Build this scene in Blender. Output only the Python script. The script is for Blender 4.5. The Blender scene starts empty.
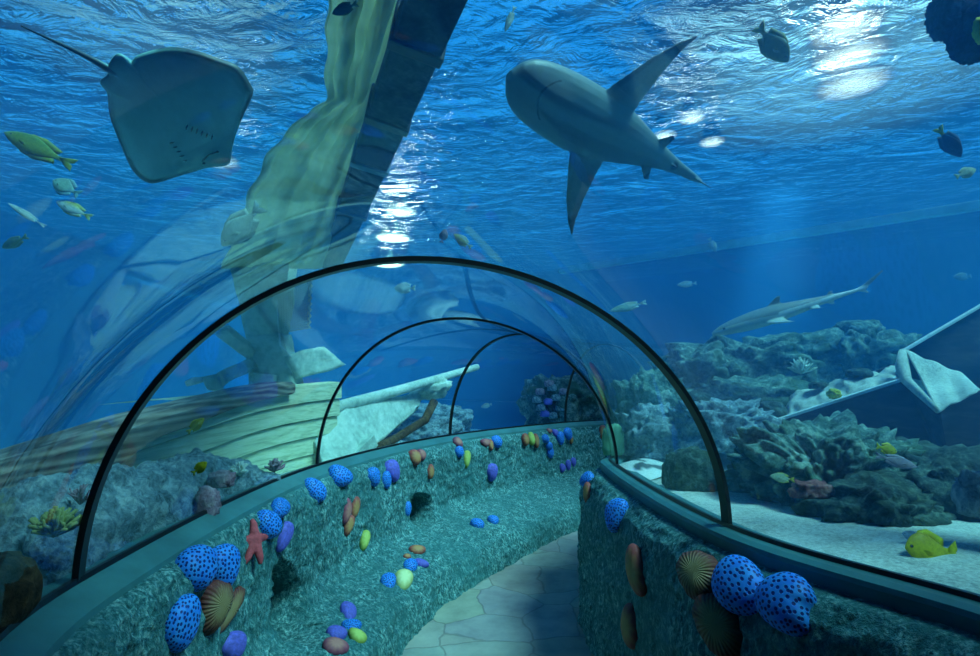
import bpy, bmesh, math, random
from mathutils import Vector, Matrix, noise
from mathutils.bvhtree import BVHTree

random.seed(7)
V = Vector
scene = bpy.context.scene
COL = scene.collection

# ------------------------------------------------------------------ camera
FPX = 544.0
PITCH = math.atan((380 - 328) / FPX)
EYE = V((0, 0, 2.0))
CF = V((0, math.cos(PITCH), math.sin(PITCH)))
CU = V((0, -math.sin(PITCH), math.cos(PITCH)))
CR = V((1, 0, 0))
cam_data = bpy.data.cameras.new('camera')
cam_data.sensor_width = 36.0
cam_data.lens = FPX / 980 * 36.0
cam_data.clip_start = 0.02
cam = bpy.data.objects.new('camera', cam_data)
cam.location = EYE
cam.rotation_euler = (math.pi / 2 + PITCH, 0, 0)
COL.objects.link(cam)
scene.camera = cam

def ray(px, py):
    return CR * ((px - 490) / FPX) + CU * ((328 - py) / FPX) + CF

def at(px, py, Y):
    d = ray(px, py)
    return EYE + d * (Y / d.y)

# ------------------------------------------------------------------ materials
def new_mat(name):
    m = bpy.data.materials.new(name)
    m.use_nodes = True
    nt = m.node_tree
    nt.nodes.clear()
    out = nt.nodes.new('ShaderNodeOutputMaterial')
    return m, nt, out

def nd(nt, kind, **kw):
    n = nt.nodes.new(kind)
    for k, v in kw.items():
        if k.startswith('i_'):
            key = k[2:]
            key = int(key) if key.isdigit() else key.replace('_', ' ')
            n.inputs[key].default_value = v
        else:
            setattr(n, k, v)
    return n

def ramp(nt, fac, stops, interp='LINEAR'):
    r = nt.nodes.new('ShaderNodeValToRGB')
    r.color_ramp.interpolation = interp
    el = r.color_ramp.elements
    while len(el) < len(stops):
        el.new(0.5)
    for e, (p, c) in zip(el, stops):
        e.position = p
        e.color = (c[0], c[1], c[2], 1)
    nt.links.new(fac, r.inputs['Fac'])
    return r.outputs['Color']

def coords(nt, scale=(1, 1, 1), which='Object', rot=(0, 0, 0)):
    tc = nt.nodes.new('ShaderNodeTexCoord')
    mp = nt.nodes.new('ShaderNodeMapping')
    mp.inputs['Scale'].default_value = scale
    mp.inputs['Rotation'].default_value = rot
    nt.links.new(tc.outputs[which], mp.inputs['Vector'])
    return mp.outputs['Vector']

def noise_tex(nt, vec, scale, detail=6, rough=0.6, dist=0.0):
    n = nd(nt, 'ShaderNodeTexNoise', i_Scale=scale, i_Detail=detail, i_Roughness=rough, i_Distortion=dist)
    nt.links.new(vec, n.inputs['Vector'])
    return n.outputs['Fac']

def mixc(nt, fac, a, b, blend='MIX'):
    m = nt.nodes.new('ShaderNodeMix')
    m.data_type = 'RGBA'
    m.blend_type = blend
    for val, idx in ((fac, 0), (a, 6), (b, 7)):
        if hasattr(val, 'is_linked'):
            nt.links.new(val, m.inputs[idx])
        elif idx == 0:
            m.inputs[0].default_value = val
        else:
            m.inputs[idx].default_value = (val[0], val[1], val[2], 1)
    return m.outputs[2]

def math_n(nt, op, a, b=None):
    m = nt.nodes.new('ShaderNodeMath')
    m.operation = op
    for i, val in enumerate((a, b)):
        if val is None:
            continue
        if hasattr(val, 'is_linked'):
            nt.links.new(val, m.inputs[i])
        else:
            m.inputs[i].default_value = val
    return m.outputs[0]

def finish(nt, out, color, rough=0.7, bump=None, bump_s=0.5, bump_d=0.02, spec=0.3, metal=0.0):
    b = nd(nt, 'ShaderNodeBsdfPrincipled', i_Roughness=rough, i_Metallic=metal)
    b.inputs['Specular IOR Level'].default_value = spec
    if hasattr(color, 'is_linked'):
        nt.links.new(color, b.inputs['Base Color'])
    else:
        b.inputs['Base Color'].default_value = (color[0], color[1], color[2], 1)
    if bump is not None:
        bp = nd(nt, 'ShaderNodeBump', i_Strength=bump_s, i_Distance=bump_d)
        nt.links.new(bump, bp.inputs['Height'])
        nt.links.new(bp.outputs['Normal'], b.inputs['Normal'])
    nt.links.new(b.outputs['BSDF'], out.inputs['Surface'])
    return b

def rock_mat(name, dark, mid, light, scale=6.0, bump_s=0.9, bump_d=0.03, fine=60.0, rough=0.85, which='Object', algae=None):
    m, nt, out = new_mat(name)
    v = coords(nt, which=which)
    big = noise_tex(nt, v, scale, 8, 0.65, 0.4)
    fin = noise_tex(nt, v, fine, 5, 0.7, 0.0)
    mix = math_n(nt, 'ADD', math_n(nt, 'MULTIPLY', big, 0.5), math_n(nt, 'MULTIPLY', fin, 0.5))
    c = ramp(nt, mix, [(0.38, dark), (0.5, mid), (0.62, light)])
    if algae:
        al = noise_tex(nt, v, scale * 0.45, 4, 0.6, 0.6)
        c = mixc(nt, ramp(nt, al, [(0.48, (0, 0, 0)), (0.62, (1, 1, 1))]), c, algae)
    finish(nt, out, c, rough, mix, bump_s, bump_d, 0.25)
    return m

def plain_mat(name, color, rough=0.5, spec=0.4, var=0.12, scale=8.0, metal=0.0, bump_s=0.1):
    m, nt, out = new_mat(name)
    v = coords(nt)
    n = noise_tex(nt, v, scale, 5, 0.6)
    c = ramp(nt, n, [(0.3, [x * (1 - var) for x in color]), (0.7, [min(1, x * (1 + var)) for x in color])])
    finish(nt, out, c, rough, n, bump_s, 0.01, spec, metal)
    return m

def wood_mat(name, a, b, c, scale=(1.2, 18, 18), rot=(0, 0, 0), bump_s=0.4, knots=False):
    m, nt, out = new_mat(name)
    v = coords(nt, scale, rot=rot)
    n = noise_tex(nt, v, 1.0, 6, 0.65, 1.2 if knots else 0.5)
    if knots:
        v2 = coords(nt, (scale[0] * 0.8, scale[1] * 0.35, scale[2] * 0.35))
        w = nd(nt, 'ShaderNodeTexWave', i_Scale=1.1, i_Distortion=14.0, i_Detail=2.0)
        w.inputs['Detail Scale'].default_value = 0.7
        w.bands_direction = 'Z'
        nt.links.new(v2, w.inputs['Vector'])
        n = math_n(nt, 'ADD', math_n(nt, 'MULTIPLY', n, 0.7), math_n(nt, 'MULTIPLY', w.outputs['Fac'], 0.28))
    col = ramp(nt, n, [(0.3, a), (0.5, b), (0.7, c)])
    finish(nt, out, col, 0.75, n, bump_s, 0.01, 0.25)
    return m

def attr_mat(name, rough=0.4, spec=0.4, var=0.15, scale=40.0):
    """Colours come from a per-vertex pigment attribute (animal markings)."""
    m, nt, out = new_mat(name)
    a = nd(nt, 'ShaderNodeVertexColor', layer_name='pigment')
    v = coords(nt)
    n = noise_tex(nt, v, scale, 4, 0.6)
    shade = ramp(nt, n, [(0.3, (1 - var,) * 3), (0.7, (1.0,) * 3)])
    c = mixc(nt, 1.0, a.outputs['Color'], shade, 'MULTIPLY')
    finish(nt, out, c, rough, n, 0.1, 0.004, spec)
    return m

MAT = {}
def wall_rock_mat():
    m, nt, out = new_mat('sculpted_teal_rock')
    v = coords(nt, (1, 1, .62))
    big = noise_tex(nt, v, 2.6, 5, 0.6, 0.5)
    fin = noise_tex(nt, v, 48.0, 4, 0.75)
    mid = noise_tex(nt, v, 14.0, 4, 0.65, 0.3)
    c = ramp(nt, fin, [(0.36, (0.008, 0.055, 0.065)), (0.50, (0.11, 0.36, 0.37)), (0.63, (0.55, 0.88, 0.84))])
    c = mixc(nt, ramp(nt, mid, [(0.40, (.75,) * 3), (0.60, (0, 0, 0))]), c, (0.03, 0.15, 0.16))
    c = mixc(nt, ramp(nt, big, [(0.42, (.55,) * 3), (0.60, (0, 0, 0))]), c, (0.05, 0.22, 0.23))
    h = math_n(nt, 'ADD', fin, mid)
    finish(nt, out, c, 0.8, h, 1.0, 0.025, 0.3)
    return m
MAT['wall_rock'] = wall_rock_mat()
MAT['ledge'] = plain_mat('ledge_paint', (0.055, 0.19, 0.20), 0.45, 0.4, 0.2, 5.0)
MAT['black'] = plain_mat('black_steel', (0.006, 0.008, 0.012), 0.35, 0.5)
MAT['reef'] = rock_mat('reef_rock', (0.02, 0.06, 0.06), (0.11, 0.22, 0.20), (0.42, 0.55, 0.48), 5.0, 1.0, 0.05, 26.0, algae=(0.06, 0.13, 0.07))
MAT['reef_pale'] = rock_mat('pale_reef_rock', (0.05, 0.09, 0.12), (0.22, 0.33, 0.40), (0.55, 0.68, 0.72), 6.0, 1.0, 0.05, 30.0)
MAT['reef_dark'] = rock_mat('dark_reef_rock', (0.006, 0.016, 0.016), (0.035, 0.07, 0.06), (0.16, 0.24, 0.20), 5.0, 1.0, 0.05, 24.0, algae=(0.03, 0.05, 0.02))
MAT['reef_brown'] = rock_mat('brown_reef_rock', (0.02, 0.012, 0.006), (0.09, 0.05, 0.025), (0.18, 0.11, 0.05), 5.0, 0.8, 0.04, 24.0)
MAT['sand'] = rock_mat('coral_sand', (0.30, 0.34, 0.32), (0.62, 0.66, 0.60), (0.85, 0.88, 0.80), 2.5, 0.6, 0.02, 55.0, 0.95)
MAT['wood_pale'] = wood_mat('bleached_hull_planks', (0.36, 0.42, 0.24), (0.74, 0.80, 0.52), (0.92, 0.94, 0.70), (14, 0.9, 34))
MAT['wood_brown'] = wood_mat('brown_grained_timber', (0.10, 0.075, 0.06), (0.30, 0.23, 0.18), (0.52, 0.43, 0.34), (10, 1.0, 16), knots=True)
MAT['wood_dark'] = wood_mat('dark_spar_timber', (0.012, 0.022, 0.03), (0.03, 0.055, 0.065), (0.07, 0.11, 0.12), (20, 20, 1.5))
MAT['wood_crate'] = wood_mat('dark_crate_boards', (0.012, 0.013, 0.015), (0.035, 0.032, 0.035), (0.08, 0.07, 0.07), (3, 8, 14))
MAT['stone_pale'] = rock_mat('pale_weathered_timber', (0.36, 0.48, 0.42), (0.60, 0.74, 0.64), (0.82, 0.90, 0.80), 3.0, 0.5, 0.02, 14.0)
MAT['canvas'] = plain_mat('bleached_canvas', (0.50, 0.58, 0.42), 0.9, 0.1, 0.35, 3.0)
def canvas_mat():
    m, nt, out = new_mat('translucent_canvas')
    v = coords(nt)
    n = noise_tex(nt, v, 3.0, 5, 0.6)
    c = ramp(nt, n, [(0.3, (0.58, 0.64, 0.46)), (0.7, (0.90, 0.92, 0.76))])
    d = nd(nt, 'ShaderNodeBsdfDiffuse')
    t = nd(nt, 'ShaderNodeBsdfTranslucent')
    nt.links.new(c, d.inputs['Color']); nt.links.new(c, t.inputs['Color'])
    mx = nd(nt, 'ShaderNodeMixShader')
    mx.inputs[0].default_value = 0.55
    nt.links.new(d.outputs[0], mx.inputs[1]); nt.links.new(t.outputs[0], mx.inputs[2])
    nt.links.new(mx.outputs[0], out.inputs['Surface'])
    return m
MAT['canvas'] = canvas_mat()
MAT['edge_white'] = plain_mat('white_edging', (0.75, 0.85, 0.85), 0.5, 0.4)
MAT['skin'] = attr_mat('shark_skin', 0.45, 0.35, 0.12, 30)
MAT['fish'] = attr_mat('fish_scales', 0.55, 0.25, 0.35, 70)
MAT['eye'] = plain_mat('fish_eye', (0.01, 0.01, 0.012), 0.1, 0.6)
MAT['net'] = plain_mat('rope_net', (0.45, 0.55, 0.5), 0.8, 0.2)
MAT['tank_wall'] = plain_mat('blue_tank_wall', (0.008, 0.05, 0.14), 0.7, 0.2, 0.25, 0.8)
MAT['rail_pale'] = plain_mat('pale_rail_paint', (0.28, 0.45, 0.50), 0.6, 0.2, 0.25, 6.0)
MAT['tank_trim'] = plain_mat('pale_tank_trim', (0.18, 0.34, 0.42), 0.6, 0.2, 0.2, 3.0)

def sponge_mat(name, base, dark, light):
    m, nt, out = new_mat(name)
    v = coords(nt)
    sp = nd(nt, 'ShaderNodeSeparateXYZ')
    nt.links.new(v, sp.inputs[0])
    k = math_n(nt, 'ADD', 1.0, math_n(nt, 'MULTIPLY', math_n(nt, 'SUBTRACT', 1.0, sp.outputs[2]), 0.45))
    sc = nd(nt, 'ShaderNodeVectorMath', operation='SCALE')
    nt.links.new(v, sc.inputs[0]); nt.links.new(k, sc.inputs['Scale'])
    vo = nd(nt, 'ShaderNodeTexVoronoi', i_Scale=4.6, i_Randomness=0.62)
    vo.voronoi_dimensions = '2D'
    nt.links.new(sc.outputs[0], vo.inputs['Vector'])
    dots = ramp(nt, vo.outputs['Distance'], [(0.24, (0, 0, 0)), (0.34, (1, 1, 1))])
    n = noise_tex(nt, v, 3.0, 3)
    b = ramp(nt, n, [(0.3, base), (0.75, light)])
    c = mixc(nt, dots, dark, b)
    finish(nt, out, c, 0.55, dots, 0.6, 0.05, 0.35)
    return m
MAT['blue'] = sponge_mat('blue_dotted_sponge', (0.02, 0.22, 0.95), (0.003, 0.025, 0.22), (0.06, 0.42, 1.0))
MAT['purple'] = plain_mat('purple_sponge', (0.15, 0.14, 0.62), 0.6, 0.3, 0.35, 4.0)

def shell_mat(name, mid, rim, stripes=30, bs=0.35):
    m, nt, out = new_mat(name)
    tc = nd(nt, 'ShaderNodeTexCoord')
    sp = nd(nt, 'ShaderNodeSeparateXYZ')
    nt.links.new(tc.outputs['Object'], sp.inputs[0])
    ang = math_n(nt, 'ARCTAN2', sp.outputs[1], sp.outputs[0])
    st = math_n(nt, 'SINE', math_n(nt, 'MULTIPLY', ang, float(stripes)))
    r2 = math_n(nt, 'ADD', math_n(nt, 'MULTIPLY', sp.outputs[0], sp.outputs[0]), math_n(nt, 'MULTIPLY', sp.outputs[1], sp.outputs[1]))
    r = math_n(nt, 'POWER', r2, 0.5)
    n = noise_tex(nt, tc.outputs['Object'], 4.0, 4)
    r = math_n(nt, 'ADD', r, math_n(nt, 'MULTIPLY', math_n(nt, 'SUBTRACT', n, 0.5), 0.5))
    r = math_n(nt, 'ADD', r, math_n(nt, 'MULTIPLY', st, 0.06))
    c = ramp(nt, r, [(0.35, mid), (0.9, rim)])
    finish(nt, out, c, 0.6, st, bs, 0.03, 0.3)
    return m
MAT['brown'] = shell_mat('brown_ribbed_shell', (0.40, 0.26, 0.12), (0.20, 0.05, 0.045), 30)
MAT['orange'] = shell_mat('orange_shell', (0.62, 0.30, 0.12), (0.46, 0.09, 0.08), 9, 0.08)
MAT['pink'] = shell_mat('pink_shell', (0.60, 0.22, 0.18), (0.36, 0.08, 0.14), 9, 0.08)
MAT['lime'] = shell_mat('lime_shell', (0.62, 0.72, 0.18), (0.40, 0.48, 0.10), 7, 0.08)
MAT['cream'] = shell_mat('cream_shell', (0.85, 0.90, 0.45), (0.62, 0.66, 0.25), 7, 0.08)
MAT['red'] = plain_mat('red_starfish', (0.62, 0.09, 0.11), 0.7, 0.2, 0.3, 30.0, bump_s=0.5)
MAT['coral_yellow'] = plain_mat('yellow_coral', (0.55, 0.58, 0.22), 0.8, 0.2, 0.3, 12.0)
MAT['coral_white'] = plain_mat('white_coral', (0.75, 0.85, 0.75), 0.8, 0.2, 0.2, 12.0)
MAT['coral_pink'] = rock_mat('pink_coral', (0.16, 0.08, 0.12), (0.38, 0.26, 0.34), (0.6, 0.48, 0.52), 8.0, 0.9, 0.03, 30.0)
MAT['coral_red'] = rock_mat('red_coral', (0.10, 0.02, 0.03), (0.32, 0.10, 0.10), (0.55, 0.30, 0.25), 8.0, 0.9, 0.03, 30.0)
MAT['sponge_yellow'] = plain_mat('yellow_sponge', (0.55, 0.52, 0.05), 0.7, 0.2, 0.3, 30.0, bump_s=0.6)
MAT['reflection_dark'] = rock_mat('dark_blue_reflection', (0.004, 0.008, 0.03), (0.01, 0.02, 0.08), (0.02, 0.05, 0.16), 6.0, 1.0, 0.04, 30.0)  # colour of the mirrored shells, painted on solid lobes
MAT['green_fan'] = plain_mat('green_fan', (0.20, 0.48, 0.30), 0.6, 0.3, 0.2, 6.0)

def floor_mat():
    m, nt, out = new_mat('flagstone_paving')
    v = coords(nt)
    wob = nd(nt, 'ShaderNodeTexNoise', i_Scale=3.0, i_Detail=3.0)
    nt.links.new(v, wob.inputs['Vector'])
    mp = mixc(nt, 0.12, v, wob.outputs['Color'])
    vo = nd(nt, 'ShaderNodeTexVoronoi', i_Scale=2.2)
    vo.feature = 'DISTANCE_TO_EDGE'
    nt.links.new(mp, vo.inputs['Vector'])
    vc = nd(nt, 'ShaderNodeTexVoronoi', i_Scale=2.2)
    nt.links.new(mp, vc.inputs['Vector'])
    stone = ramp(nt, noise_tex(nt, v, 2.2, 6, 0.65), [(0.3, (0.26, 0.25, 0.23)), (0.5, (0.40, 0.38, 0.33)), (0.7, (0.52, 0.50, 0.42))])
    stone = mixc(nt, 0.12, stone, vc.outputs['Color'], 'SOFT_LIGHT')
    crack = ramp(nt, vo.outputs['Distance'], [(0.006, (0, 0, 0)), (0.022, (1, 1, 1))])
    c = mixc(nt, crack, mixc(nt, 0.4, stone, (0.10, 0.10, 0.10)), stone)
    finish(nt, out, c, 0.6, crack, 0.4, 0.01, 0.35)
    return m
MAT['floor'] = floor_mat()

def acrylic_mat():
    m, nt, out = new_mat('acrylic_pane')
    fr = nd(nt, 'ShaderNodeFresnel', i_IOR=1.5)
    geo = nd(nt, 'ShaderNodeNewGeometry')
    front = math_n(nt, 'SUBTRACT', 1.0, geo.outputs['Backfacing'])
    fac = math_n(nt, 'MULTIPLY', fr.outputs[0], front)
    fac = math_n(nt, 'MULTIPLY', fac, 0.9)
    t = nd(nt, 'ShaderNodeBsdfTransparent')
    t.inputs['Color'].default_value = (0.96, 0.985, 0.99, 1)
    g = nd(nt, 'ShaderNodeBsdfGlossy', i_Roughness=0.03)
    mx = nd(nt, 'ShaderNodeMixShader')
    nt.links.new(fac, mx.inputs[0])
    nt.links.new(t.outputs[0], mx.inputs[1])
    nt.links.new(g.outputs[0], mx.inputs[2])
    nt.links.new(mx.outputs[0], out.inputs['Surface'])
    return m
MAT['acrylic'] = acrylic_mat()

def water_mat():
    m, nt, out = new_mat('tank_water')
    t = nd(nt, 'ShaderNodeBsdfTransparent')
    nt.links.new(t.outputs[0], out.inputs['Surface'])
    sc = nd(nt, 'ShaderNodeVolumeScatter', i_Density=WATER_SCATTER, i_Anisotropy=0.35)
    sc.inputs['Color'].default_value = (0.06, 0.42, 1.0, 1)
    ab = nd(nt, 'ShaderNodeVolumeAbsorption', i_Density=WATER_ABSORB)
    ab.inputs['Color'].default_value = (0.0, 0.72, 0.88, 1)
    ad = nd(nt, 'ShaderNodeAddShader')
    nt.links.new(sc.outputs[0], ad.inputs[0])
    nt.links.new(ab.outputs[0], ad.inputs[1])
    nt.links.new(ad.outputs[0], out.inputs['Volume'])
    return m
WATER_SCATTER, WATER_ABSORB = 0.066, 0.12
MAT['water'] = water_mat()

def surface_mat():
    m, nt, out = new_mat('rippled_water_surface')
    v = coords(nt, (0.9, 1.3, 1), rot=(0, 0, 0.5))
    n1 = noise_tex(nt, v, 0.9, 3, 0.5, 0.8)
    n2 = noise_tex(nt, v, 3.6, 4, 0.6, 1.2)
    h = math_n(nt, 'ADD', n1, math_n(nt, 'MULTIPLY', n2, 0.30))
    bp = nd(nt, 'ShaderNodeBump', i_Strength=1.0, i_Distance=0.32)
    nt.links.new(h, bp.inputs['Height'])
    t = nd(nt, 'ShaderNodeBsdfTransparent')
    t.inputs['Color'].default_value = (0.85, 0.95, 1.0, 1)
    r = nd(nt, 'ShaderNodeBsdfRefraction', i_Roughness=0.02, i_IOR=1.15)
    g = nd(nt, 'ShaderNodeBsdfGlossy', i_Roughness=0.08)
    g.inputs['Color'].default_value = (0.85, 0.95, 1.0, 1)
    for s in (r, g):
        nt.links.new(bp.outputs['Normal'], s.inputs['Normal'])
    a = nd(nt, 'ShaderNodeMixShader')
    a.inputs[0].default_value = 0.30
    nt.links.new(r.outputs[0], a.inputs[1])
    nt.links.new(g.outputs[0], a.inputs[2])
    b = nd(nt, 'ShaderNodeMixShader')
    b.inputs[0].default_value = 0.85
    nt.links.new(t.outputs[0], b.inputs[1])
    nt.links.new(a.outputs[0], b.inputs[2])
    nt.links.new(b.outputs[0], out.inputs['Surface'])
    return m
MAT['surface'] = surface_mat()

def glow_mat(name, color, strength):
    m, nt, out = new_mat(name)
    e = nd(nt, 'ShaderNodeEmission', i_Strength=strength)
    e.inputs['Color'].default_value = (*color, 1)
    nt.links.new(e.outputs[0], out.inputs['Surface'])
    return m

# ------------------------------------------------------------------ object helpers
def tag(o, label=None, cat=None, group=None, kind=None):
    if label: o['label'] = label
    if cat: o['category'] = cat
    if group: o['group'] = group
    if kind: o['kind'] = kind
    return o

def link(name, me, mat=None, parent=None, smooth=True):
    o = bpy.data.objects.new(name, me)
    COL.objects.link(o)
    if mat is not None and not me.materials:
        me.materials.append(MAT[mat] if isinstance(mat, str) else mat)
    if smooth:
        me.polygons.foreach_set('use_smooth', [True] * len(me.polygons))
    if parent is not None:
        o.parent = parent
    return o

def mesh_from(name, verts, faces):
    me = bpy.data.meshes.new(name)
    me.from_pydata([tuple(v) for v in verts], [], faces)
    me.update()
    return me

def empty(name, loc=(0, 0, 0)):
    o = bpy.data.objects.new(name, None)
    o.location = loc
    o.empty_display_size = 0.1
    COL.objects.link(o)
    return o

def grid_faces(nu, nv, close_u=False, close_v=False, flip=False):
    f = []
    for i in range(nu if close_u else nu - 1):
        for j in range(nv if close_v else nv - 1):
            a, b = i * nv + j, i * nv + (j + 1) % nv
            c, d = ((i + 1) % nu) * nv + (j + 1) % nv, ((i + 1) % nu) * nv + j
            f.append((a, d, c, b) if flip else (a, b, c, d))
    return f

def recalc(me):
    bm = bmesh.new()
    bm.from_mesh(me)
    bmesh.ops.recalc_face_normals(bm, faces=bm.faces)
    bm.to_mesh(me)
    bm.free()
    return me

def box_mesh(name, corners):
    """corners: 4 bottom points then 4 top points in the same order."""
    f = [(0, 1, 2, 3), (4, 5, 6, 7), (0, 1, 5, 4), (1, 2, 6, 5), (2, 3, 7, 6), (3, 0, 4, 7)]
    return recalc(mesh_from(name, corners, f))

def bevel_mesh(me, w, seg=2):
    bm = bmesh.new()
    bm.from_mesh(me)
    bmesh.ops.bevel(bm, geom=bm.edges[:], offset=w, segments=seg, affect='EDGES', profile=0.5)
    bm.to_mesh(me)
    bm.free()
    return me

def plank(p, q, up, w, t):
    """box corners of a board from p to q, w wide across, t thick along up."""
    p, q, up = V(p), V(q), V(up)
    ax = (q - p).normalized()
    side = ax.cross(up).normalized()
    u = side.cross(ax).normalized()
    c = []
    for z in (-t / 2, t / 2):
        for (e, s) in ((p, -1), (p, 1), (q, 1), (q, -1)):
            c.append(e + side * (s * w / 2) + u * z)
    return c

def tube(points, radii, n=10, cap=True):
    pts = [V(p) for p in points]
    if not hasattr(radii, '__len__'):
        radii = [radii] * len(pts)
    verts = []
    prev = None
    for i, p in enumerate(pts):
        t = (pts[min(i + 1, len(pts) - 1)] - pts[max(i - 1, 0)]).normalized()
        if prev is None:
            a = V((0, 0, 1)) if abs(t.z) < 0.9 else V((1, 0, 0))
            u = t.cross(a).normalized()
        else:
            u = (prev - t * prev.dot(t)).normalized()
        prev = u
        w = t.cross(u)
        for k in range(n):
            an = 2 * math.pi * k / n
            verts.append(p + (u * math.cos(an) + w * math.sin(an)) * radii[i])
    faces = grid_faces(len(pts), n, close_v=True)
    if cap:
        faces.append(tuple(range(n)))
        faces.append(tuple(reversed(range(len(verts) - n, len(verts)))))
    return verts, faces

def tubes_mesh(name, specs):
    vs, fs = [], []
    for pts, rad, n in specs:
        v, f = tube(pts, rad, n)
        o = len(vs)
        vs += v
        fs += [tuple(i + o for i in q) for q in f]
    return recalc(mesh_from(name, vs, fs))

def fbm(p, octv=5, seed=0.0):
    return noise.fractal(V(p) + V((seed * 13.7, seed * 5.1, seed * 9.3)), 0.9, 2.1, octv)

def smooth(x):
    x = max(0.0, min(1.0, x))
    return x * x * (3 - 2 * x)

def boulder(name, label, cat, center, size, mat, seed, rough=0.28, freq=1.6, rot=0.0, strata=0.0, sub=5, group=None, flat=0.35, tilt=0.0, sq=0.75):
    """A lumpy rock: world centre, (x, y, z) half sizes, noise-carved."""
    bm = bmesh.new()
    bmesh.ops.create_icosphere(bm, subdivisions=sub, radius=1.0)
    m3 = Matrix.Rotation(rot, 3, 'Z') @ Matrix.Rotation(tilt, 3, 'Y')
    s = V(size)
    avg = (s.x + s.y + s.z) / 3
    for v in bm.verts:
        n = v.co.normalized()
        p = V((n.x * s.x, n.y * s.y, n.z * s.z)) * (freq / avg)
        d = fbm(p, 5, seed) * rough + (abs(noise.noise(p * 2.3 + V((seed, 0, 0)))) - 0.2) * rough * 0.9
        if strata:
            d += strata * math.sin(n.z * 16 + fbm(p * 0.7, 2, seed + 3) * 5)
        k = 1 + d
        # squarer than a sphere
        q = V((math.copysign(abs(n.x) ** sq, n.x), math.copysign(abs(n.y) ** sq, n.y), math.copysign(abs(n.z) ** sq, n.z)))
        q = V((q.x * s.x, q.y * s.y, q.z * s.z)) * k
        if q.z < -s.z * flat * 2:
            q.z = -s.z * flat * 2
        v.co = m3 @ q
    me = bpy.data.meshes.new(name)
    bm.to_mesh(me)
    bm.free()
    o = link(name, me, mat)
    o.location = center
    return tag(o, label, cat, group)

def pigment(me, fn):
    ca = me.color_attributes.new('pigment', 'FLOAT_COLOR', 'POINT')
    for i, v in enumerate(me.vertices):
        c = fn(v.co)
        ca.data[i].color = (c[0], c[1], c[2], 1)

# ------------------------------------------------------------------ the plan of the tunnel
ZB = 1.30       # height of the glass base
RISE = 1.22
SK = list(range(-3, 7))
LP = [(-0.65, -2.5), (-0.65, -0.9), (-0.75, 0.2), (-1.02, 0.97), (-1.45, 1.99), (-1.43, 4.59), (-0.51, 7.05), (1.25, 9.15), (2.7, 9.9), (4.6, 10.3)]
RP = [(2.0, -2.5), (2.0, -0.6), (1.92, 0.8), (1.62, 1.72), (1.15, 2.72), (1.05, 4.59), (1.22, 5.25), (2.1, 6.65), (3.3, 7.3), (4.7, 7.7)]

def cr(pts, s):
    s = max(SK[0], min(SK[-1] - 1e-6, s))
    i = int(math.floor(s)) - SK[0]
    t = s - math.floor(s)
    g = lambda k: V(pts[max(0, min(len(pts) - 1, k))])
    p0, p1, p2, p3 = g(i - 1), g(i), g(i + 1), g(i + 2)
    return 0.5 * ((2 * p1) + (p2 - p0) * t + (2 * p0 - 5 * p1 + 4 * p2 - p3) * t * t + (3 * p1 - p0 - 3 * p2 + p3) * t ** 3)

def Lb(s): return cr(LP, s)
def Rb(s): return cr(RP, s)

def inward(side, s):
    fn = Lb if side == 'L' else Rb
    t = (fn(min(s + 0.03, 5.99)) - fn(max(s - 0.03, -3))).normalized()
    return V((t.y, -t.x)) if side == 'L' else V((-t.y, t.x))

def arch_pt(s, th, grow=0.0):
    l, r = Lb(s), Rb(s)
    mid, half = (l + r) / 2, (l - r) / 2
    hw = half.length
    k = (hw + grow) / hw
    x = mid + half * k * math.cos(th) + half.normalized() * 0.08 * math.sin(th) ** 2
    return V((x.x, x.y, ZB + (RISE + grow) * math.sin(th)))

# ------------------------------------------------------------------ floor
nu, nv = 80, 14
vs = []
for i in range(nu):
    s = -2.9 + 8.8 * i / (nu - 1)
    l, r = Lb(s), Rb(s)
    for j in range(nv):
        p = l.lerp(r, j / (nv - 1))
        vs.append(V((p.x, p.y, 0.004 * fbm((p.x * 2, p.y * 2, 0), 3))))
floor = link('floor', recalc(mesh_from('floor', vs, grid_faces(nu, nv))), 'floor')
tag(floor, kind='structure')
if floor.data.polygons[0].normal.z < 0:
    floor.data.flip_normals()

# ------------------------------------------------------------------ rock parapets
def prof_pt(prof, t):
    seg = [math.dist(prof[i], prof[i + 1]) for i in range(len(prof) - 1)]
    tot = sum(seg)
    d = t * tot
    for i, L in enumerate(seg):
        if d <= L or i == len(seg) - 1:
            k = d / L if L else 0
            a, b = prof[i], prof[i + 1]
            return a[0] + (b[0] - a[0]) * k, a[1] + (b[1] - a[1]) * k
        d -= L

LPROF = [(0.10, 1.235), (0.15, 1.21), (0.20, 1.10), (0.22, 0.85), (0.25, 0.56), (0.31, 0.46), (0.46, 0.40), (0.64, 0.33), (0.74, 0.26), (0.79, 0.12), (0.82, -0.03)]
RPROF = [(0.075, 1.215), (0.13, 1.20), (0.21, 1.13), (0.25, 1.02), (0.265, 0.7), (0.27, 0.35), (0.30, -0.03)]

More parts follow.
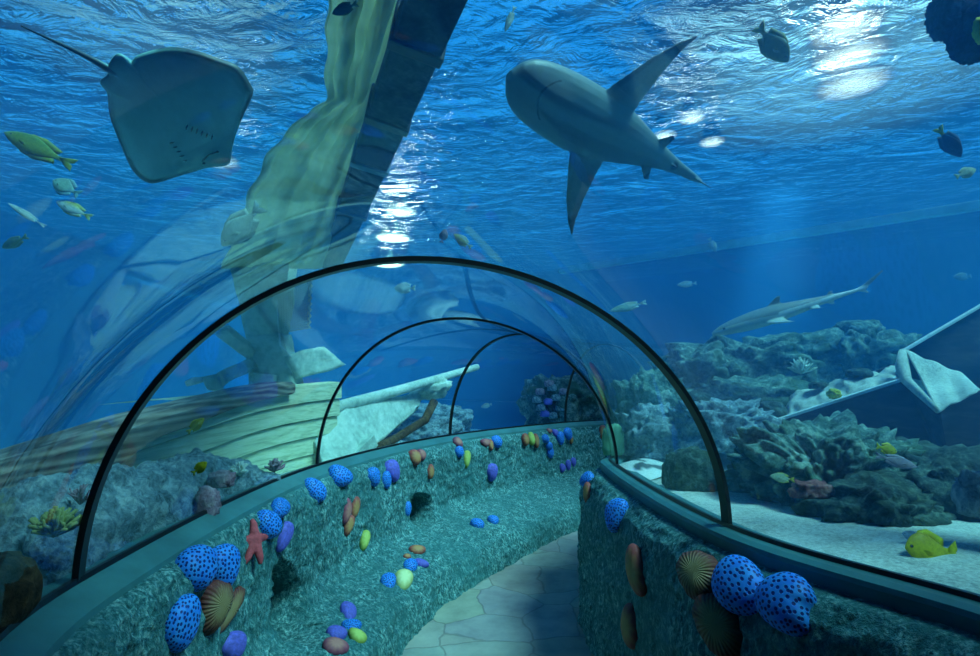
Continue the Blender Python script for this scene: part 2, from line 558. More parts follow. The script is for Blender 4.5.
def rock_wall(side, s0, s1, nu, nv, holes=(), displace=True):
    prof = LPROF if side == 'L' else RPROF
    fn = Lb if side == 'L' else Rb
    vs = []
    for i in range(nu):
        s = s0 + (s1 - s0) * i / (nu - 1)
        b, n = fn(s), inward(side, s)
        wide = 1.0
        if side == 'L':
            wide = 1.0 + 0.55 * smooth((s - 1.6) / 1.6)
        for j in range(nv):
            t = j / (nv - 1)
            d, z = prof_pt(prof, t)
            if side == 'L' and z < 0.6:
                d = 0.27 + (d - 0.27) * wide if d > 0.27 else d
            p = V((b.x + n.x * d, b.y + n.y * d, z))
            if displace:
                edge = smooth(t / 0.06)
                N = V((n.x, n.y, 0.5 if z < 0.5 and side == 'L' else 0.15)).normalized()
                k = 0.05 * fbm(p * 1.5, 2, 2) + 0.020 * fbm(p * 5.0, 3, 5) + 0.016 * fbm(V((p.x * 30, p.y * 30, p.z * 16)), 3, 8)
                p = p + N * (k * edge)
                p0 = p.copy()
                for (c, rx, rz, depth) in holes:
                    dx = math.hypot(p0.x - c.x, p0.y - c.y) / rx
                    dz = (p0.z - c.z) / rz
                    q = math.sqrt(dx * dx + dz * dz) * (1 + 0.12 * fbm(p0 * 7, 2, 11))
                    if q < 1.25:
                        w = smooth((1.12 - q) / 0.30)
                        p = p - V((n.x, n.y, 0.1)) * (depth * w)
            vs.append(p)
    return vs, grid_faces(nu, nv, flip=(side == 'L'))

def cast(bvh, px, py):
    h = bvh.ray_cast(EYE, ray(px, py).normalized())
    return h

v0, f0 = rock_wall('L', -1.2, 5.95, 160, 40, displace=False)
bare = BVHTree.FromPolygons(v0, f0)
holes = []
for (px, py, rx, rz, dp) in ((422, 513, 0.19, 0.20, 0.55), (294, 615, 0.22, 0.32, 0.6)):
    h = cast(bare, px, py)
    if h[0] is not None:
        holes.append((h[0], rx, rz, dp))
lv, lf = rock_wall('L', -1.2, 5.95, 620, 130, holes)
wl = link('wall_left', mesh_from('wall_left', lv, lf), 'wall_rock')
tag(wl, kind='structure')
rv, rf = rock_wall('R', -1.2, 5.95, 520, 90)
wr = link('wall_right', mesh_from('wall_right', rv, rf), 'wall_rock')
tag(wr, kind='structure')
WALLS = BVHTree.FromPolygons(lv + rv, lf + [tuple(i + len(lv) for i in f) for f in rf])

# ------------------------------------------------------------------ ledge caps and black seals
def sweep(side, prof, s0=-2.9, s1=5.95, nu=140):
    fn = Lb if side == 'L' else Rb
    vs = []
    for i in range(nu):
        s = s0 + (s1 - s0) * i / (nu - 1)
        b, n = fn(s), inward(side, s)
        for d, z in prof:
            vs.append(V((b.x + n.x * d, b.y + n.y * d, z)))
    return recalc(mesh_from('sweep', vs, grid_faces(nu, len(prof), close_v=True) + [tuple(range(len(prof))), tuple(range((nu - 1) * len(prof), nu * len(prof)))]))

capL = [(-0.10, 1.10), (-0.10, 1.285), (0.012, 1.295), (0.030, 1.285), (0.118, 1.245), (0.125, 1.225), (0.125, 1.10)]
capR = [(-0.10, 1.10), (-0.10, 1.285), (0.012, 1.295), (0.055, 1.292), (0.085, 1.280), (0.092, 1.262), (0.080, 1.195), (0.080, 1.10)]
for k, (side, cap) in enumerate((('L', capL), ('R', capR))):
    o = link('trim_%d' % (k + 1), sweep(side, cap), 'ledge', smooth=False)
    tag(o, kind='structure')
    seal = [(-0.004, 1.294), (-0.004, 1.312), (0.012, 1.312), (0.016, 1.294)]
    tag(link('trim_%d' % (k + 3), sweep(side, seal), 'black', smooth=False), kind='structure')

# ------------------------------------------------------------------ black arched ribs and acrylic panes
def arch_rib(s):
    NT = 72
    vs = []
    mid0 = arch_pt(s, math.pi / 2)
    tl = (Lb(min(s + .05, 5.9)) - Lb(s - .05)) + (Rb(min(s + .05, 5.9)) - Rb(s - .05))
    l, r = Lb(s), Rb(s)
    w = (r - l).normalized()
    tdir = V((-w.y, w.x, 0))
    hw = 0.026 if s == 1 else 0.017
    rg = 0.011 if s == 1 else 0.010
    for i in range(NT + 1):
        th = math.pi * i / NT
        a, b = arch_pt(s, th, -rg), arch_pt(s, th, rg)
        vs += [a - tdir * hw, a + tdir * hw, b + tdir * hw, b - tdir * hw]
    return recalc(mesh_from('rib', vs, grid_faces(NT + 1, 4, close_v=True) + [(0, 1, 2, 3), tuple(range(NT * 4, NT * 4 + 4))]))
for k, s in enumerate((1, 2, 3, 4)):
    tag(link('trim_%d' % (k + 5), arch_rib(s), 'black', smooth=False), kind='structure')

def pane(s0, s1, nu):
    NT = 48
    vs, fs = [], []
    for g in (0.0, 0.035):
        o = len(vs)
        for i in range(nu):
            s = s0 + (s1 - s0) * i / (nu - 1)
            for j in range(NT + 1):
                vs.append(arch_pt(s, math.pi * j / NT, g))
        q = grid_faces(nu, NT + 1, flip=(g == 0.0))
        fs += [tuple(x + o for x in f) for f in q]
    return mesh_from('pane', vs, fs)
for k, (a, b, n) in enumerate(((-2.9, 1.0, 40), (1.0, 2.0, 14), (2.0, 3.0, 14), (3.0, 4.0, 14), (4.0, 5.95, 10))):
    me = pane(a, b, n)
    # the inner sheet must face the path
    c = me.polygons[(NT_MID := 24)]
    if c.normal.dot(EYE + V((0.3, 1.0, 0)) - c.center) < 0 and k == 0:
        PANE_FLIP = True
    elif k == 0:
        PANE_FLIP = False
    if PANE_FLIP:
        me.flip_normals()
    tag(link('window_%d' % (k + 1), me, 'acrylic'), kind='structure')

# ------------------------------------------------------------------ tank shell: sea bed, walls, water
ZS = 4.6
TL = [(-9, -2.9), (-9, -1.5), (-9, 0), (-9, 2), (-9, 5), (-9, 9), (-9, 15), (-7, 21), (0, 17), (5.0, 13.2)]
TR = [(9.4, -2.9), (9.4, -0.8), (9.4, 0.6), (9.4, 2.0), (9.4, 3.4), (9.4, 5.5), (9.4, 7.5), (9.4, 9.2), (7.6, 10.8), (6.2, 11.9)]
def bed_z(x, y):
    low = smooth((2.2 - x) / 1.5) * smooth((y - 6.6) / 2.0)
    lft = smooth((-1.0 - x) / 1.0)
    z = 1.235 - 0.75 * max(low, 0.0) - 0.12 * lft
    return z + 0.025 * fbm((x * 1.3, y * 1.3, 0), 4, 4)
for side, base, T, nm in (('L', Lb, TL, 'ground_left'), ('R', Rb, TR, 'ground_right')):
    nu, nv = 120, 90
    vs = []
    for i in range(nu):
        s = -2.9 + 8.85 * i / (nu - 1)
        b, t = base(s) - inward(side, s) * 0.09, cr(T, s)
        for j in range(nv):
            k = (j / (nv - 1)) ** 1.6
            p = b.lerp(t, k)
            vs.append(V((p.x, p.y, bed_z(p.x, p.y) if j else 1.235)))
    me = recalc(mesh_from(nm, vs, grid_faces(nu, nv)))
    if sum(p.normal.z for p in me.polygons) < 0:
        me.flip_normals()
    tag(link(nm, me, 'sand'), kind='structure')

FOOT = [V((-9.2, -3.0)), V((9.6, -3.0)), V((9.6, 9.01)), V((-9.2, 25.1))]
# line of the diagonal back wall
def slab(name, a, b, z0, z1, th, mat):
    a, b = V(a), V(b)
    n = (b - a).normalized()
    n = V((n.y, -n.x)) * th
    c = [V((*p, z)) for z in (z0, z1) for p in (a, b, b + n, a + n)]
    return tag(link(name, box_mesh(name, c), mat, smooth=False), kind='structure')
slab('wall_back', (-9.35, 25.3), (9.75, 8.95), -0.6, 5.2, -0.3, 'tank_wall')
slab('wall_west', (-9.25, -3.2), (-9.25, 25.4), -0.6, 5.2, -0.3, 'tank_wall')
slab('wall_east', (9.65, 9.2), (9.65, -3.2), -0.6, 5.2, -0.3, 'tank_wall')
slab('wall_south', (9.8, -3.05), (-9.4, -3.05), -0.6, 5.2, -0.3, 'tank_wall')
slab('floor_tank', (-9.4, -3.2), (-9.4, 25.4), -0.75, -0.6, 19.3, 'tank_wall')
# a pale pipe rail and a low ledge run along the diagonal back wall
wn = (V((-9.35, 25.3)) - V((9.75, 8.95))).normalized()
wi = V((-wn.y, wn.x))
wi = -wi if wi.y > 0 else wi
def wall_pt(t, off, z):
    p = V((9.75, 8.95)) + wn * t + wi * off
    return V((p.x, p.y, z))
pa, pb = at(1040, 196, 7.0), at(560, 271, 11.9)
o = link('trim_9', bevel_mesh(box_mesh('rail', plank(pa, pb, (0, 0, 1), .16, .13)), .02), 'rail_pale', smooth=False)
tag(o, kind='structure')
o = link('trim_10', box_mesh('trim', [wall_pt(8.5, 0.0, 0.3), wall_pt(24, 0.0, 0.3), wall_pt(24, 0.5, 0.3), wall_pt(8.5, 0.5, 0.3),
                                     wall_pt(8.5, 0.0, 1.35), wall_pt(24, 0.0, 1.35), wall_pt(24, 0.5, 1.35), wall_pt(8.5, 0.5, 1.35)]), 'tank_wall', smooth=False)
tag(o, kind='structure')

# the body of water: a prism with the tunnel's cavity inside
vs = [V((p.x, p.y, z)) for z in (-0.58, ZS) for p in FOOT]
fs = [(3, 2, 1, 0), (4, 5, 6, 7), (0, 1, 5, 4), (1, 2, 6, 5), (2, 3, 7, 6), (3, 0, 4, 7)]
o0 = len(vs)
nu, NT = 64, 36
for i in range(nu):
    s = -2.92 + 8.86 * i / (nu - 1)
    l, r = Lb(s) - inward('L', s) * 0.06, Rb(s) - inward('R', s) * 0.06
    vs.append(V((l.x, l.y, -0.3)))
    for j in range(NT + 1):
        vs.append(arch_pt(s, math.pi * j / NT, 0.045))
    vs.append(V((r.x, r.y, -0.3)))
nvv = NT + 3
fs2 = grid_faces(nu, nvv, close_v=True) + [tuple(range(nvv)), tuple(range((nu - 1) * nvv, nu * nvv))]
cav = recalc(mesh_from('cav', vs[o0:], fs2))
cav.flip_normals()
fs += [tuple(i + o0 for i in p.vertices) for p in cav.polygons]
bpy.data.meshes.remove(cav)
tag(link('water', mesh_from('water', vs, fs), 'water', smooth=False), kind='structure')

# unseen opaque slab added above the water to shade the tunnel's near end
o = link('shade_slab', box_mesh('shade_slab', [V((x, y, z)) for z in (5.0, 5.2) for (x, y) in ((-9.6, -3.3), (9.9, -3.3), (9.9, 1.1), (-9.6, 1.1))]), 'tank_wall', smooth=False)
tag(o, kind='structure')
nu = nv = 120
vs = []
for i in range(nu):
    for j in range(nv):
        u, v = i / (nu - 1), j / (nv - 1)
        a, b = FOOT[0].lerp(FOOT[1], u), FOOT[3].lerp(FOOT[2], u)
        p = a.lerp(b, v)
        vs.append(V((p.x, p.y, ZS + 0.03 + 0.02 * fbm((p.x * 0.8, p.y * 1.6, 0), 2, 1))))
me = recalc(mesh_from('water_surface', vs, grid_faces(nu, nv)))
if me.polygons[0].normal.z < 0:
    me.flip_normals()
tag(link('water_surface', me, 'surface'), kind='structure')

# ------------------------------------------------------------------ animals
def loft_body(prof, n=20, spine=None):
    """prof rows: x, half width, up, down.  Local axes: x nose to tail, y lateral, z dorsal."""
    vs = []
    for (x, w, up, dn) in prof:
        y0, z0 = spine(x) if spine else (0, 0)
        for k in range(n):
            a = 2 * math.pi * k / n
            c, s = math.cos(a), math.sin(a)
            vs.append(V((x, y0 + w * c, z0 + (up if s > 0 else dn) * s)))
    return vs, grid_faces(len(prof), n, close_v=True) + [tuple(range(n)), tuple(reversed(range(len(vs) - n, len(vs))))]

def fin(rows, nrm, th):
    """rows: (lead point, trail point) from root to tip; lens section, th thick at root."""
    vs, n = [], 8
    nrm = V(nrm).normalized()
    for i, (a, b) in enumerate(rows):
        a, b = V(a), V(b)
        k = 1 - 0.85 * i / (len(rows) - 1)
        for j in range(n):
            an = 2 * math.pi * j / n
            t = 0.5 - 0.5 * math.cos(an)
            vs.append(a.lerp(b, t) + nrm * (math.sin(an) * th * k * (1.15 - 0.6 * t) * 0.5))
    return vs, grid_faces(len(rows), n, close_v=True) + [tuple(range(n)), tuple(reversed(range(len(vs) - n, len(vs))))]

def join(parts):
    vs, fs = [], []
    for v, f in parts:
        o = len(vs)
        vs += v
        fs += [tuple(i + o for i in q) for q in f]
    return vs, fs

def interp(tbl, n):
    """smooth resample of rows keyed on the first column"""
    out = []
    for i in range(n):
        x = tbl[0][0] + (tbl[-1][0] - tbl[0][0]) * (0.5 - 0.5 * math.cos(math.pi * i / (n - 1)) if False else i / (n - 1))
        k = 0
        while k < len(tbl) - 2 and x > tbl[k + 1][0]:
            k += 1
        p0, p1, p2, p3 = tbl[max(k - 1, 0)], tbl[k], tbl[k + 1], tbl[min(k + 2, len(tbl) - 1)]
        t = (x - p1[0]) / (p2[0] - p1[0])
        row = [x]
        for c in range(1, len(p1)):
            m1 = (p2[c] - p0[c]) / max(1e-6, p2[0] - p0[0]) * (p2[0] - p1[0])
            m2 = (p3[c] - p1[c]) / max(1e-6, p3[0] - p1[0]) * (p2[0] - p1[0])
            h = (2 * t ** 3 - 3 * t * t + 1) * p1[c] + (t ** 3 - 2 * t * t + t) * m1 + (-2 * t ** 3 + 3 * t * t) * p2[c] + (t ** 3 - t * t) * m2
            row.append(max(h, 0.002))
        out.append(tuple(row))
    return out

def frame(nose, tail, up):
    ax = (tail - nose).normalized()
    lat = V(up).cross(ax).normalized()
    dz = ax.cross(lat).normalized()
    m = Matrix((ax, lat, dz)).transposed().to_4x4()
    m.translation = nose
    return m

def fuse(name, vs, fs, vox):
    me = recalc(mesh_from(name + '_raw', vs, fs))
    o = bpy.data.objects.new(name + '_raw', me)
    COL.objects.link(o)
    r = o.modifiers.new('r', 'REMESH')
    r.mode = 'VOXEL'
    r.voxel_size = vox
    s = o.modifiers.new('s', 'SMOOTH')
    s.iterations = 5
    s.factor = 0.5
    bpy.context.view_layer.update()
    ev = o.evaluated_get(bpy.context.evaluated_depsgraph_get())
    out = bpy.data.meshes.new_from_object(ev)
    bpy.data.objects.remove(o)
    out.name = name
    return out

SHARK = [(0, .012, .012, .012), (.02, .040, .022, .020), (.06, .064, .040, .034), (.12, .078, .058, .044), (.22, .088, .074, .058), (.33, .090, .082, .064), (.45, .080, .074, .058),
         (.60, .054, .054, .042), (.72, .034, .036, .028), (.84, .020, .020, .017), (.93, .014, .014, .012), (1.0, .008, .012, .008)]
def shark(label, nose, tail, up, Wk=1.0, slim=False, pl=1.0, bend=0.0, blacktip=True, vox=0.010):
    L = (tail - nose).length
    spine = lambda x: (bend * math.sin(max(0, x / L - 0.3) * 2.6) * L, 0)
    prof = [(x * L, w * L * Wk, u * L * Wk, d * L * Wk) for x, w, u, d in interp(SHARK, 46)]
    parts = [loft_body(prof, 24, spine)]
    pl = 0.72 if slim else pl
    P = lambda x, y, z: (x * L, y * L + spine(x * L)[0], z * L)
    for s in (-1, 1):
        rows = [(P(.28, s * .05, -.015), P(.46, s * .05, -.018)), (P(.315, s * .10 * pl, -.028), P(.45, s * .10 * pl, -.03)), (P(.37, s * .18 * pl, -.045), P(.448, s * .17 * pl, -.045)),
                (P(.425, s * .235 * pl, -.055), P(.455, s * .225 * pl, -.055)), (P(.468, s * .265 * pl, -.06), P(.474, s * .262 * pl, -.06))]
        parts.append(fin(rows, (0, 0, 1), .030 * L))
        rows = [(P(.60, s * .03, -.02), P(.68, s * .03, -.02)), (P(.63, s * .06, -.03), P(.682, s * .058, -.03)), (P(.665, s * .085, -.035), P(.688, s * .08, -.035))]
        parts.append(fin(rows, (0, 0, 1), .016 * L))
    dk = 0.6 if slim else 1.0
    parts.append(fin([(P(.36, 0, .05), P(.48, 0, .04)), (P(.41, 0, .05 + .06 * dk), P(.475, 0, .05 + .05 * dk)), (P(.46, 0, .05 + .11 * dk), P(.49, 0, .05 + .105 * dk))], (0, 1, 0), .02 * L))
    parts.append(fin([(P(.74, 0, .02), P(.79, 0, .015)), (P(.775, 0, .05), P(.80, 0, .048))], (0, 1, 0), .014 * L))
    parts.append(fin([(P(.73, 0, -.018), P(.78, 0, -.014)), (P(.765, 0, -.045), P(.79, 0, -.043))], (0, 1, 0), .014 * L))
    cu = 0.6 if slim else 1.0
    parts.append(fin([(P(.91, 0, .006), P(.97, 0, -.012)), (P(.97, 0, .04 * cu), P(1.02, 0, .012)), (P(1.04, 0, .09 * cu), P(1.065, 0, .062 * cu)), (P(1.11, 0, .135 * cu), P(1.12, 0, .12 * cu))], (0, 1, 0), .016 * L))
    parts.append(fin([(P(.92, 0, .0), P(.98, 0, -.002)), (P(.965, 0, -.04 * cu), P(.99, 0, -.035 * cu)), (P(.99, 0, -.065 * cu), P(1.0, 0, -.06 * cu))], (0, 1, 0), .012 * L))
    vs, fs = join(parts)
    me = fuse('shark', vs, fs, vox)
    tips = [V(P(.468, s * .262 * pl, -.06)) for s in (-1, 1)]
    ptips = [V(P(.68, s * .082, -.035)) for s in (-1, 1)] + [V(P(.78, 0, -.044)), V(P(.995, 0, -.062 * cu)), V(P(1.115, 0, .128 * cu)), V(P(.47, 0, .16))]
    def col(co):
        x = co.x / L
        y0 = spine(co.x)[0]
        w = smooth((co.z / L - (0.004 + 0.012 * math.sin(x * 9))) / 0.012)
        belly, back = V((.16, .23, .23)), V((.06, .08, .085))
        if slim:
            belly, back = V((.55, .62, .56)), V((.20, .25, .24))
        c = belly.lerp(back, w)
        if abs(co.z / L - 0.006) < 0.009 and .42 < x < .98:
            c = c.lerp(V((.85, .88, .85)), .8)          # the white flank streak
        if blacktip:
            for t, r in [(q, .085) for q in tips] + [(q, .035) for q in ptips]:
                d = (co - t).length / L
                if d < r:
                    c = c.lerp(V((.008, .01, .012)), smooth((r - d) / (r * .4)))
        yl = (co.y - y0) / L
        if co.z < 0 and abs(yl) < .055:
            m = abs(x - (.085 + 14 * yl * yl))
            if m < .004:
                c = V((.03, .04, .045))
        return c
    pigment(me, col)
    o = link('shark', me, 'skin')
    o.matrix_world = frame(nose, tail, up)
    tag(o, label, 'shark')
    for s in (-1, 1):
        bm = bmesh.new()
        bmesh.ops.create_uvsphere(bm, u_segments=10, v_segments=8, radius=.010 * L)
        e = bpy.data.meshes.new('eye')
        bm.to_mesh(e)
        bm.free()
        q = link('eye', e, 'eye', o)
        q.location = (.075 * L, s * .058 * L * Wk, .012 * L)
    return o

shark('dark grey shark with black fin tips gliding overhead, pale flank stripe, seen from below', at(509, 76, 2.62), at(697, 186, 3.95), (-0.22, 0.75, 0.62), 1.10, bend=-0.02, pl=1.25, vox=0.0065)
shark('slender pale shark with white back streak gliding above the reef ridge', at(712, 334, 5.2), at(868, 287, 4.9), (0.25, -0.15, 1), 0.85, slim=True, blacktip=False, vox=0.008)

def ray_fish():
    px = [(228, 165), (206, 170), (178, 180), (153, 189), (141, 187), (129, 175), (118, 149), (108, 119), (106, 95), (100, 87), (100, 81), (107, 75), (108, 66), (113, 57), (119, 54), (126, 58), (131, 62), (138, 56), (165, 50), (190, 53), (216, 62), (237, 71), (249, 88), (252, 98), (243, 118), (236, 135), (232, 150)]
    c0 = at(178, 118, 2.25)
    view = (c0 - EYE).normalized()
    nrm = (view + V((0.25, 0, 0.75))).normalized()          # dorsal side, away from the path
    def onp(x, y, lift=0.0):
        d = ray(x, y)
        t = (c0 - EYE).dot(nrm) / d.dot(nrm)
        return EYE + d * t + nrm * lift
    nose, tailp = onp(224, 163), onp(106, 70)
    ax = (tailp - nose).normalized()
    lat = nrm.cross(ax).normalized()
    M = Matrix((ax, lat, nrm)).transposed().to_4x4()
    M.translation = c0
    Mi = M.inverted()
    n = len(px)
    loc = [Mi @ onp(*p) for p in px]
    NA, NR = 126, 22
    rim = []
    for i in range(NA):
        t = i / NA * n
        k = int(t)
        f = t - k
        p0, p1, p2, p3 = loc[(k - 1) % n], loc[k % n], loc[(k + 1) % n], loc[(k + 2) % n]
        rim.append(0.5 * ((2 * p1) + (p2 - p0) * f + (2 * p0 - 5 * p1 + 4 * p2 - p3) * f * f + (3 * p1 - p0 - 3 * p2 + p3) * f ** 3))
    vs, fs = [], []
    def zoff(p, rho, side):
        core = max(0.0, 1 - rho * rho) ** 0.6
        lift = 0.035 * rho ** 4 * (abs(p.y) / 0.3)
        return (0.055 if side > 0 else -0.018) * core + lift + (0.004 if side > 0 else -0.004) * (1 - rho)
    vs.append(V((0, 0, .055))); vs.append(V((0, 0, -.018)))
    for side in (1, -1):
        for r in range(1, NR + 1):
            rho = r / NR
            for p in rim:
                vs.append(V((p.x * rho, p.y * rho, zoff(p * rho, rho, side))))
    def idx(side, r, a):
        return 2 + (0 if side > 0 else NR * NA) + (r - 1) * NA + a % NA
    for a in range(NA):
        fs.append((0, idx(1, 1, a), idx(1, 1, a + 1)))
        fs.append((1, idx(-1, 1, a + 1), idx(-1, 1, a)))
        for r in range(1, NR):
            fs.append((idx(1, r, a), idx(1, r + 1, a), idx(1, r + 1, a + 1), idx(1, r, a + 1)))
            fs.append((idx(-1, r, a), idx(-1, r, a + 1), idx(-1, r + 1, a + 1), idx(-1, r + 1, a)))
        fs.append((idx(1, NR, a), idx(-1, NR, a), idx(-1, NR, a + 1), idx(1, NR, a + 1)))
    parts = [(vs, fs)]
    tl = [Mi @ onp(x, y, .01) for x, y in ((125, 78), (106, 69), (90, 60), (70, 50), (48, 40), (20, 27))]
    parts.append(tube(tl, [.020, .015, .011, .008, .005, .003], 10))
    v, f = join(parts)
    me = recalc(mesh_from('stingray', v, f))
    rr = [p.length for p in rim]
    angs = [math.atan2(p.y, p.x) for p in rim]
    def col(co):
        a = math.atan2(co.y, co.x)
        i = min(range(NA), key=lambda k: abs((angs[k] - a + math.pi) % (2 * math.pi) - math.pi))
        rho = math.hypot(co.x, co.y) / rr[i]
        wing = smooth((abs(co.y) - .14) / .12)
        c = V((.40, .85, .84)).lerp(V((.02, .05, .06)), smooth((rho - .84) / .16) * (.25 + .75 * wing))
        if rho > 1.01 and co.x > 0:
            c = V((.05, .10, .12))
        if co.z > 0.02:
            c = V((.06, .09, .10))
        return c
    pigment(me, col)
    o = link('stingray', me, 'skin')
    o.matrix_world = M
    tag(o, 'broad stingray gliding over the tunnel with its pale underside and gill slits showing', 'stingray')
    def ticks(name, items):
        specs = []
        for (x0, y0, x1, y1, r) in items:
            a, b = Mi @ onp(x0, y0, -.0215), Mi @ onp(x1, y1, -.0215)
            specs.append(([a, a.lerp(b, .5), b], [r * .5, r, r * .5], 6))
        return link(name, tubes_mesh(name, specs), 'eye', o)
    c = 2.97
    for k in range(6):
        x, y = 560 + 15 * k, 363 + 6 * k
        ticks('gill_slit', [(x / c, y / c, (x - 5) / c, (y + 14) / c, .0035)])
    for k in range(5):
        x, y = 507 + 10 * k, 418 + 13 * k
        ticks('gill_slit', [(x / c, y / c, (x + 13) / c, (y - 3) / c, .0035)])
    ticks('mouth', [(602 / c, 472 / c, 622 / c, 452 / c, .004), (622 / c, 452 / c, 648 / c, 443 / c, .004)])
    for (x, y) in ((608, 478), (648, 444)):
        ticks('nostril', [((x - 4) / c, y / c, (x + 4) / c, (y - 1) / c, .006)])
ray_fish()

FISHP = [(0, .02, .03, .03), (.06, .30, .32, .30), (.18, .62, .70, .66), (.35, .90, .98, .95), (.5, .85, 1.0, 1.0), (.68, .55, .70, .72), (.84, .26, .34, .34), (.93, .14, .22, .22), (1.0, .08, .24, .24)]
def fish(label, head, tail, Y, hr, body, finc, back=None, dY=0.0, flipup=False, cat='fish', group=None, tailc=None, yaw=0.25, name='reef_fish'):
    """head and tail image points at depth Y (tail dY farther); hr = body height / length."""
    a, b = at(*head, Y), at(*tail, Y + dY)
    L = (b - a).length
    ax = (b - a).normalized()
    view = ((a + b) / 2 - EYE).normalized()
    up = ax.cross(view).normalized()
    if (up.z < 0) != flipup:
        up = -up
    up = (up + view * yaw).normalized()
    bl, H = L * .82, L * hr * .5
    prof = [(x * bl, w * H * .32, u * H, d * H) for x, w, u, d in interp(FISHP, 18)]
    parts = [loft_body(prof, 14)]
    parts.append(fin([((bl * .93, 0, H * .10), (bl * .98, 0, -H * .10)), ((L * .88, 0, H * .45), (L * .91, 0, -H * .05)), ((L * .99, 0, H * .72), (L * .97, 0, H * .15))], (0, 1, 0), H * .10))
    parts.append(fin([((bl * .93, 0, H * .10), (bl * .98, 0, -H * .10)), ((L * .91, 0, H * .05), (L * .88, 0, -H * .45)), ((L * .97, 0, -H * .15), (L * .99, 0, -H * .72))], (0, 1, 0), H * .10))
    for s in (1, -1):
        parts.append(fin([((bl * .25, 0, s * H * .6), (bl * .88, 0, s * H * .2)), ((bl * .40, 0, s * H * 1.12), (bl * .92, 0, s * H * .55)), ((bl * .62, 0, s * H * 1.25), (bl * .94, 0, s * H * .75))], (0, 1, 0), H * .09))
    for s in (1, -1):
        parts.append(fin([((bl * .30, s * H * .36, -H * .1), (bl * .38, s * H * .34, -H * .4)), ((bl * .46, s * H * .6, -H * .15), (bl * .48, s * H * .55, -H * .45))], (0, 1, 0), H * .06))
    v, f = join(parts)
    me = recalc(mesh_from(name, v, f))
    body, finc = V(body), V(finc)
    back = V(back) if back else body * .6
    tailc = V(tailc) if tailc else finc
    def col(co):
        x, z = co.x / bl, co.z / H
        c = body.lerp(back, smooth((z - .1) / .7))
        if abs(z) > 1.02 or (abs(z) > .55 and x > .75):
            c = finc
        if x > .90:
            c = c.lerp(tailc, smooth((x - .90) / .06))
        return c
    pigment(me, col)
    o = link(name, me, 'fish')
    o.matrix_world = frame(a, b, up)
    tag(o, label, cat, group)
    for s in (1, -1):
        bm = bmesh.new()
        bmesh.ops.create_uvsphere(bm, u_segments=8, v_segments=6, radius=H * .095)
        e = bpy.data.meshes.new('eye')
        bm.to_mesh(e)
        bm.free()
        q = link('eye', e, 'eye', o)
        q.location = (bl * .13, s * H * .13, H * .12)
    return o

YL, OL = (.62, .58, .03), (.28, .34, .06)
fish('long yellow-green fish at the upper left below the stingray tail', (4, 132), (75, 166), 2.6, .24, (.26, .40, .05), (.30, .38, .04), (.14, .28, .05))
fish('small rounded pale teal fish under the long yellow-green fish', (53, 180), (80, 195), 2.8, .5, (.35, .62, .52), (.2, .45, .5))
fish('small slim pale fish with a yellow back, lower of the two beside the stingray', (56, 201), (92, 218), 2.8, .28, (.62, .80, .80), (.5, .6, .2), (.55, .6, .15))
fish('thin silvery needle-like fish at the left edge under the small pale fish', (8, 203), (46, 227), 3.0, .12, (.6, .75, .75), (.5, .6, .6))
fish('faint olive fish at the far left edge near the dark water', (2, 248), (28, 236), 3.2, .32, (.20, .32, .08), (.2, .3, .06))
fish('dark olive fish with a pale yellow tail beneath the big soft lamp', (788, 62), (757, 25), 3.0, .42, (.16, .24, .10), (.3, .32, .08), (.10, .15, .07), tailc=(.55, .5, .15))
fish('slate blue fish with a bright yellow tail at the upper right', (961, 157), (937, 127), 3.4, .36, (.09, .11, .22), (.10, .12, .2), (.05, .07, .14), tailc=(.8, .7, .04))
fish('small pale yellow-green fish near the right edge under the blue yellow-tailed fish', (976, 169), (955, 177), 3.6, .42, (.55, .6, .35), (.5, .55, .25))
fish('bright yellow deep-bodied fish just outside the right pane', (905, 548), (960, 553), 2.45, .60, (.72, .60, .02), (.80, .72, .02), (.55, .42, .02))
fish('small blue-white fish nosing behind the bright yellow fish', (902, 533), (924, 541), 2.6, .42, (.35, .55, .85), (.3, .5, .8))
fish('slim lilac-grey fish beside the dark rock under the broken crate', (917, 467), (875, 455), 3.0, .24, (.45, .38, .48), (.40, .36, .45), (.22, .2, .28))
fish('small yellow fish tucked behind the slim lilac-grey fish', (897, 452), (876, 446), 3.15, .5, YL, YL)
fish('small pale fish with a yellow tail in front of the reef rock', (770, 476), (795, 480), 3.0, .34, (.62, .78, .55), (.6, .6, .1), (.4, .55, .35), tailc=(.7, .6, .1))
fish('yellow fish swimming in front of the bleached hull planks', (204, 418), (187, 433), 2.75, .40, YL, YL)
fish('yellow fish just above the coral bank on the left side', (207, 462), (192, 474), 2.45, .48, YL, (.5, .55, .03))
fish('pale wedge-shaped fish with a white snout under the stingray', (222, 246), (262, 205), 3.4, .42, (.55, .70, .62), (.4, .55, .52), (.45, .6, .55))
fish('dark striped fish passing the pale canvas at the top edge', (332, 14), (358, 3), 2.3, .34, (.05, .10, .09), (.12, .22, .06), (.02, .04, .05))
fish('slim pale fish near the top edge between spar and shark', (505, 32), (515, 6), 3.2, .20, (.55, .68, .55), (.5, .62, .5))
fish('small pale yellow fish just above the first black arch', (454, 234), (472, 248), 4.6, .36, (.55, .60, .25), (.5, .55, .2))
fish('small reddish fish left of the pale yellow one above the first arch', (446, 229), (441, 243), 4.6, .5, (.45, .20, .28), (.4, .2, .25))
fish('long pale green fish hovering behind the first arch on its right', (610, 311), (647, 302), 6.2, .20, (.35, .52, .42), (.3, .48, .4))
fish('small white fish above the second black arch', (394, 288), (416, 288), 6.6, .45, (.75, .85, .8), (.6, .75, .7))
fish('tiny pale fish in open water left of the slender shark', (677, 285), (697, 283), 7.2, .28, (.5, .62, .6), (.4, .55, .55))
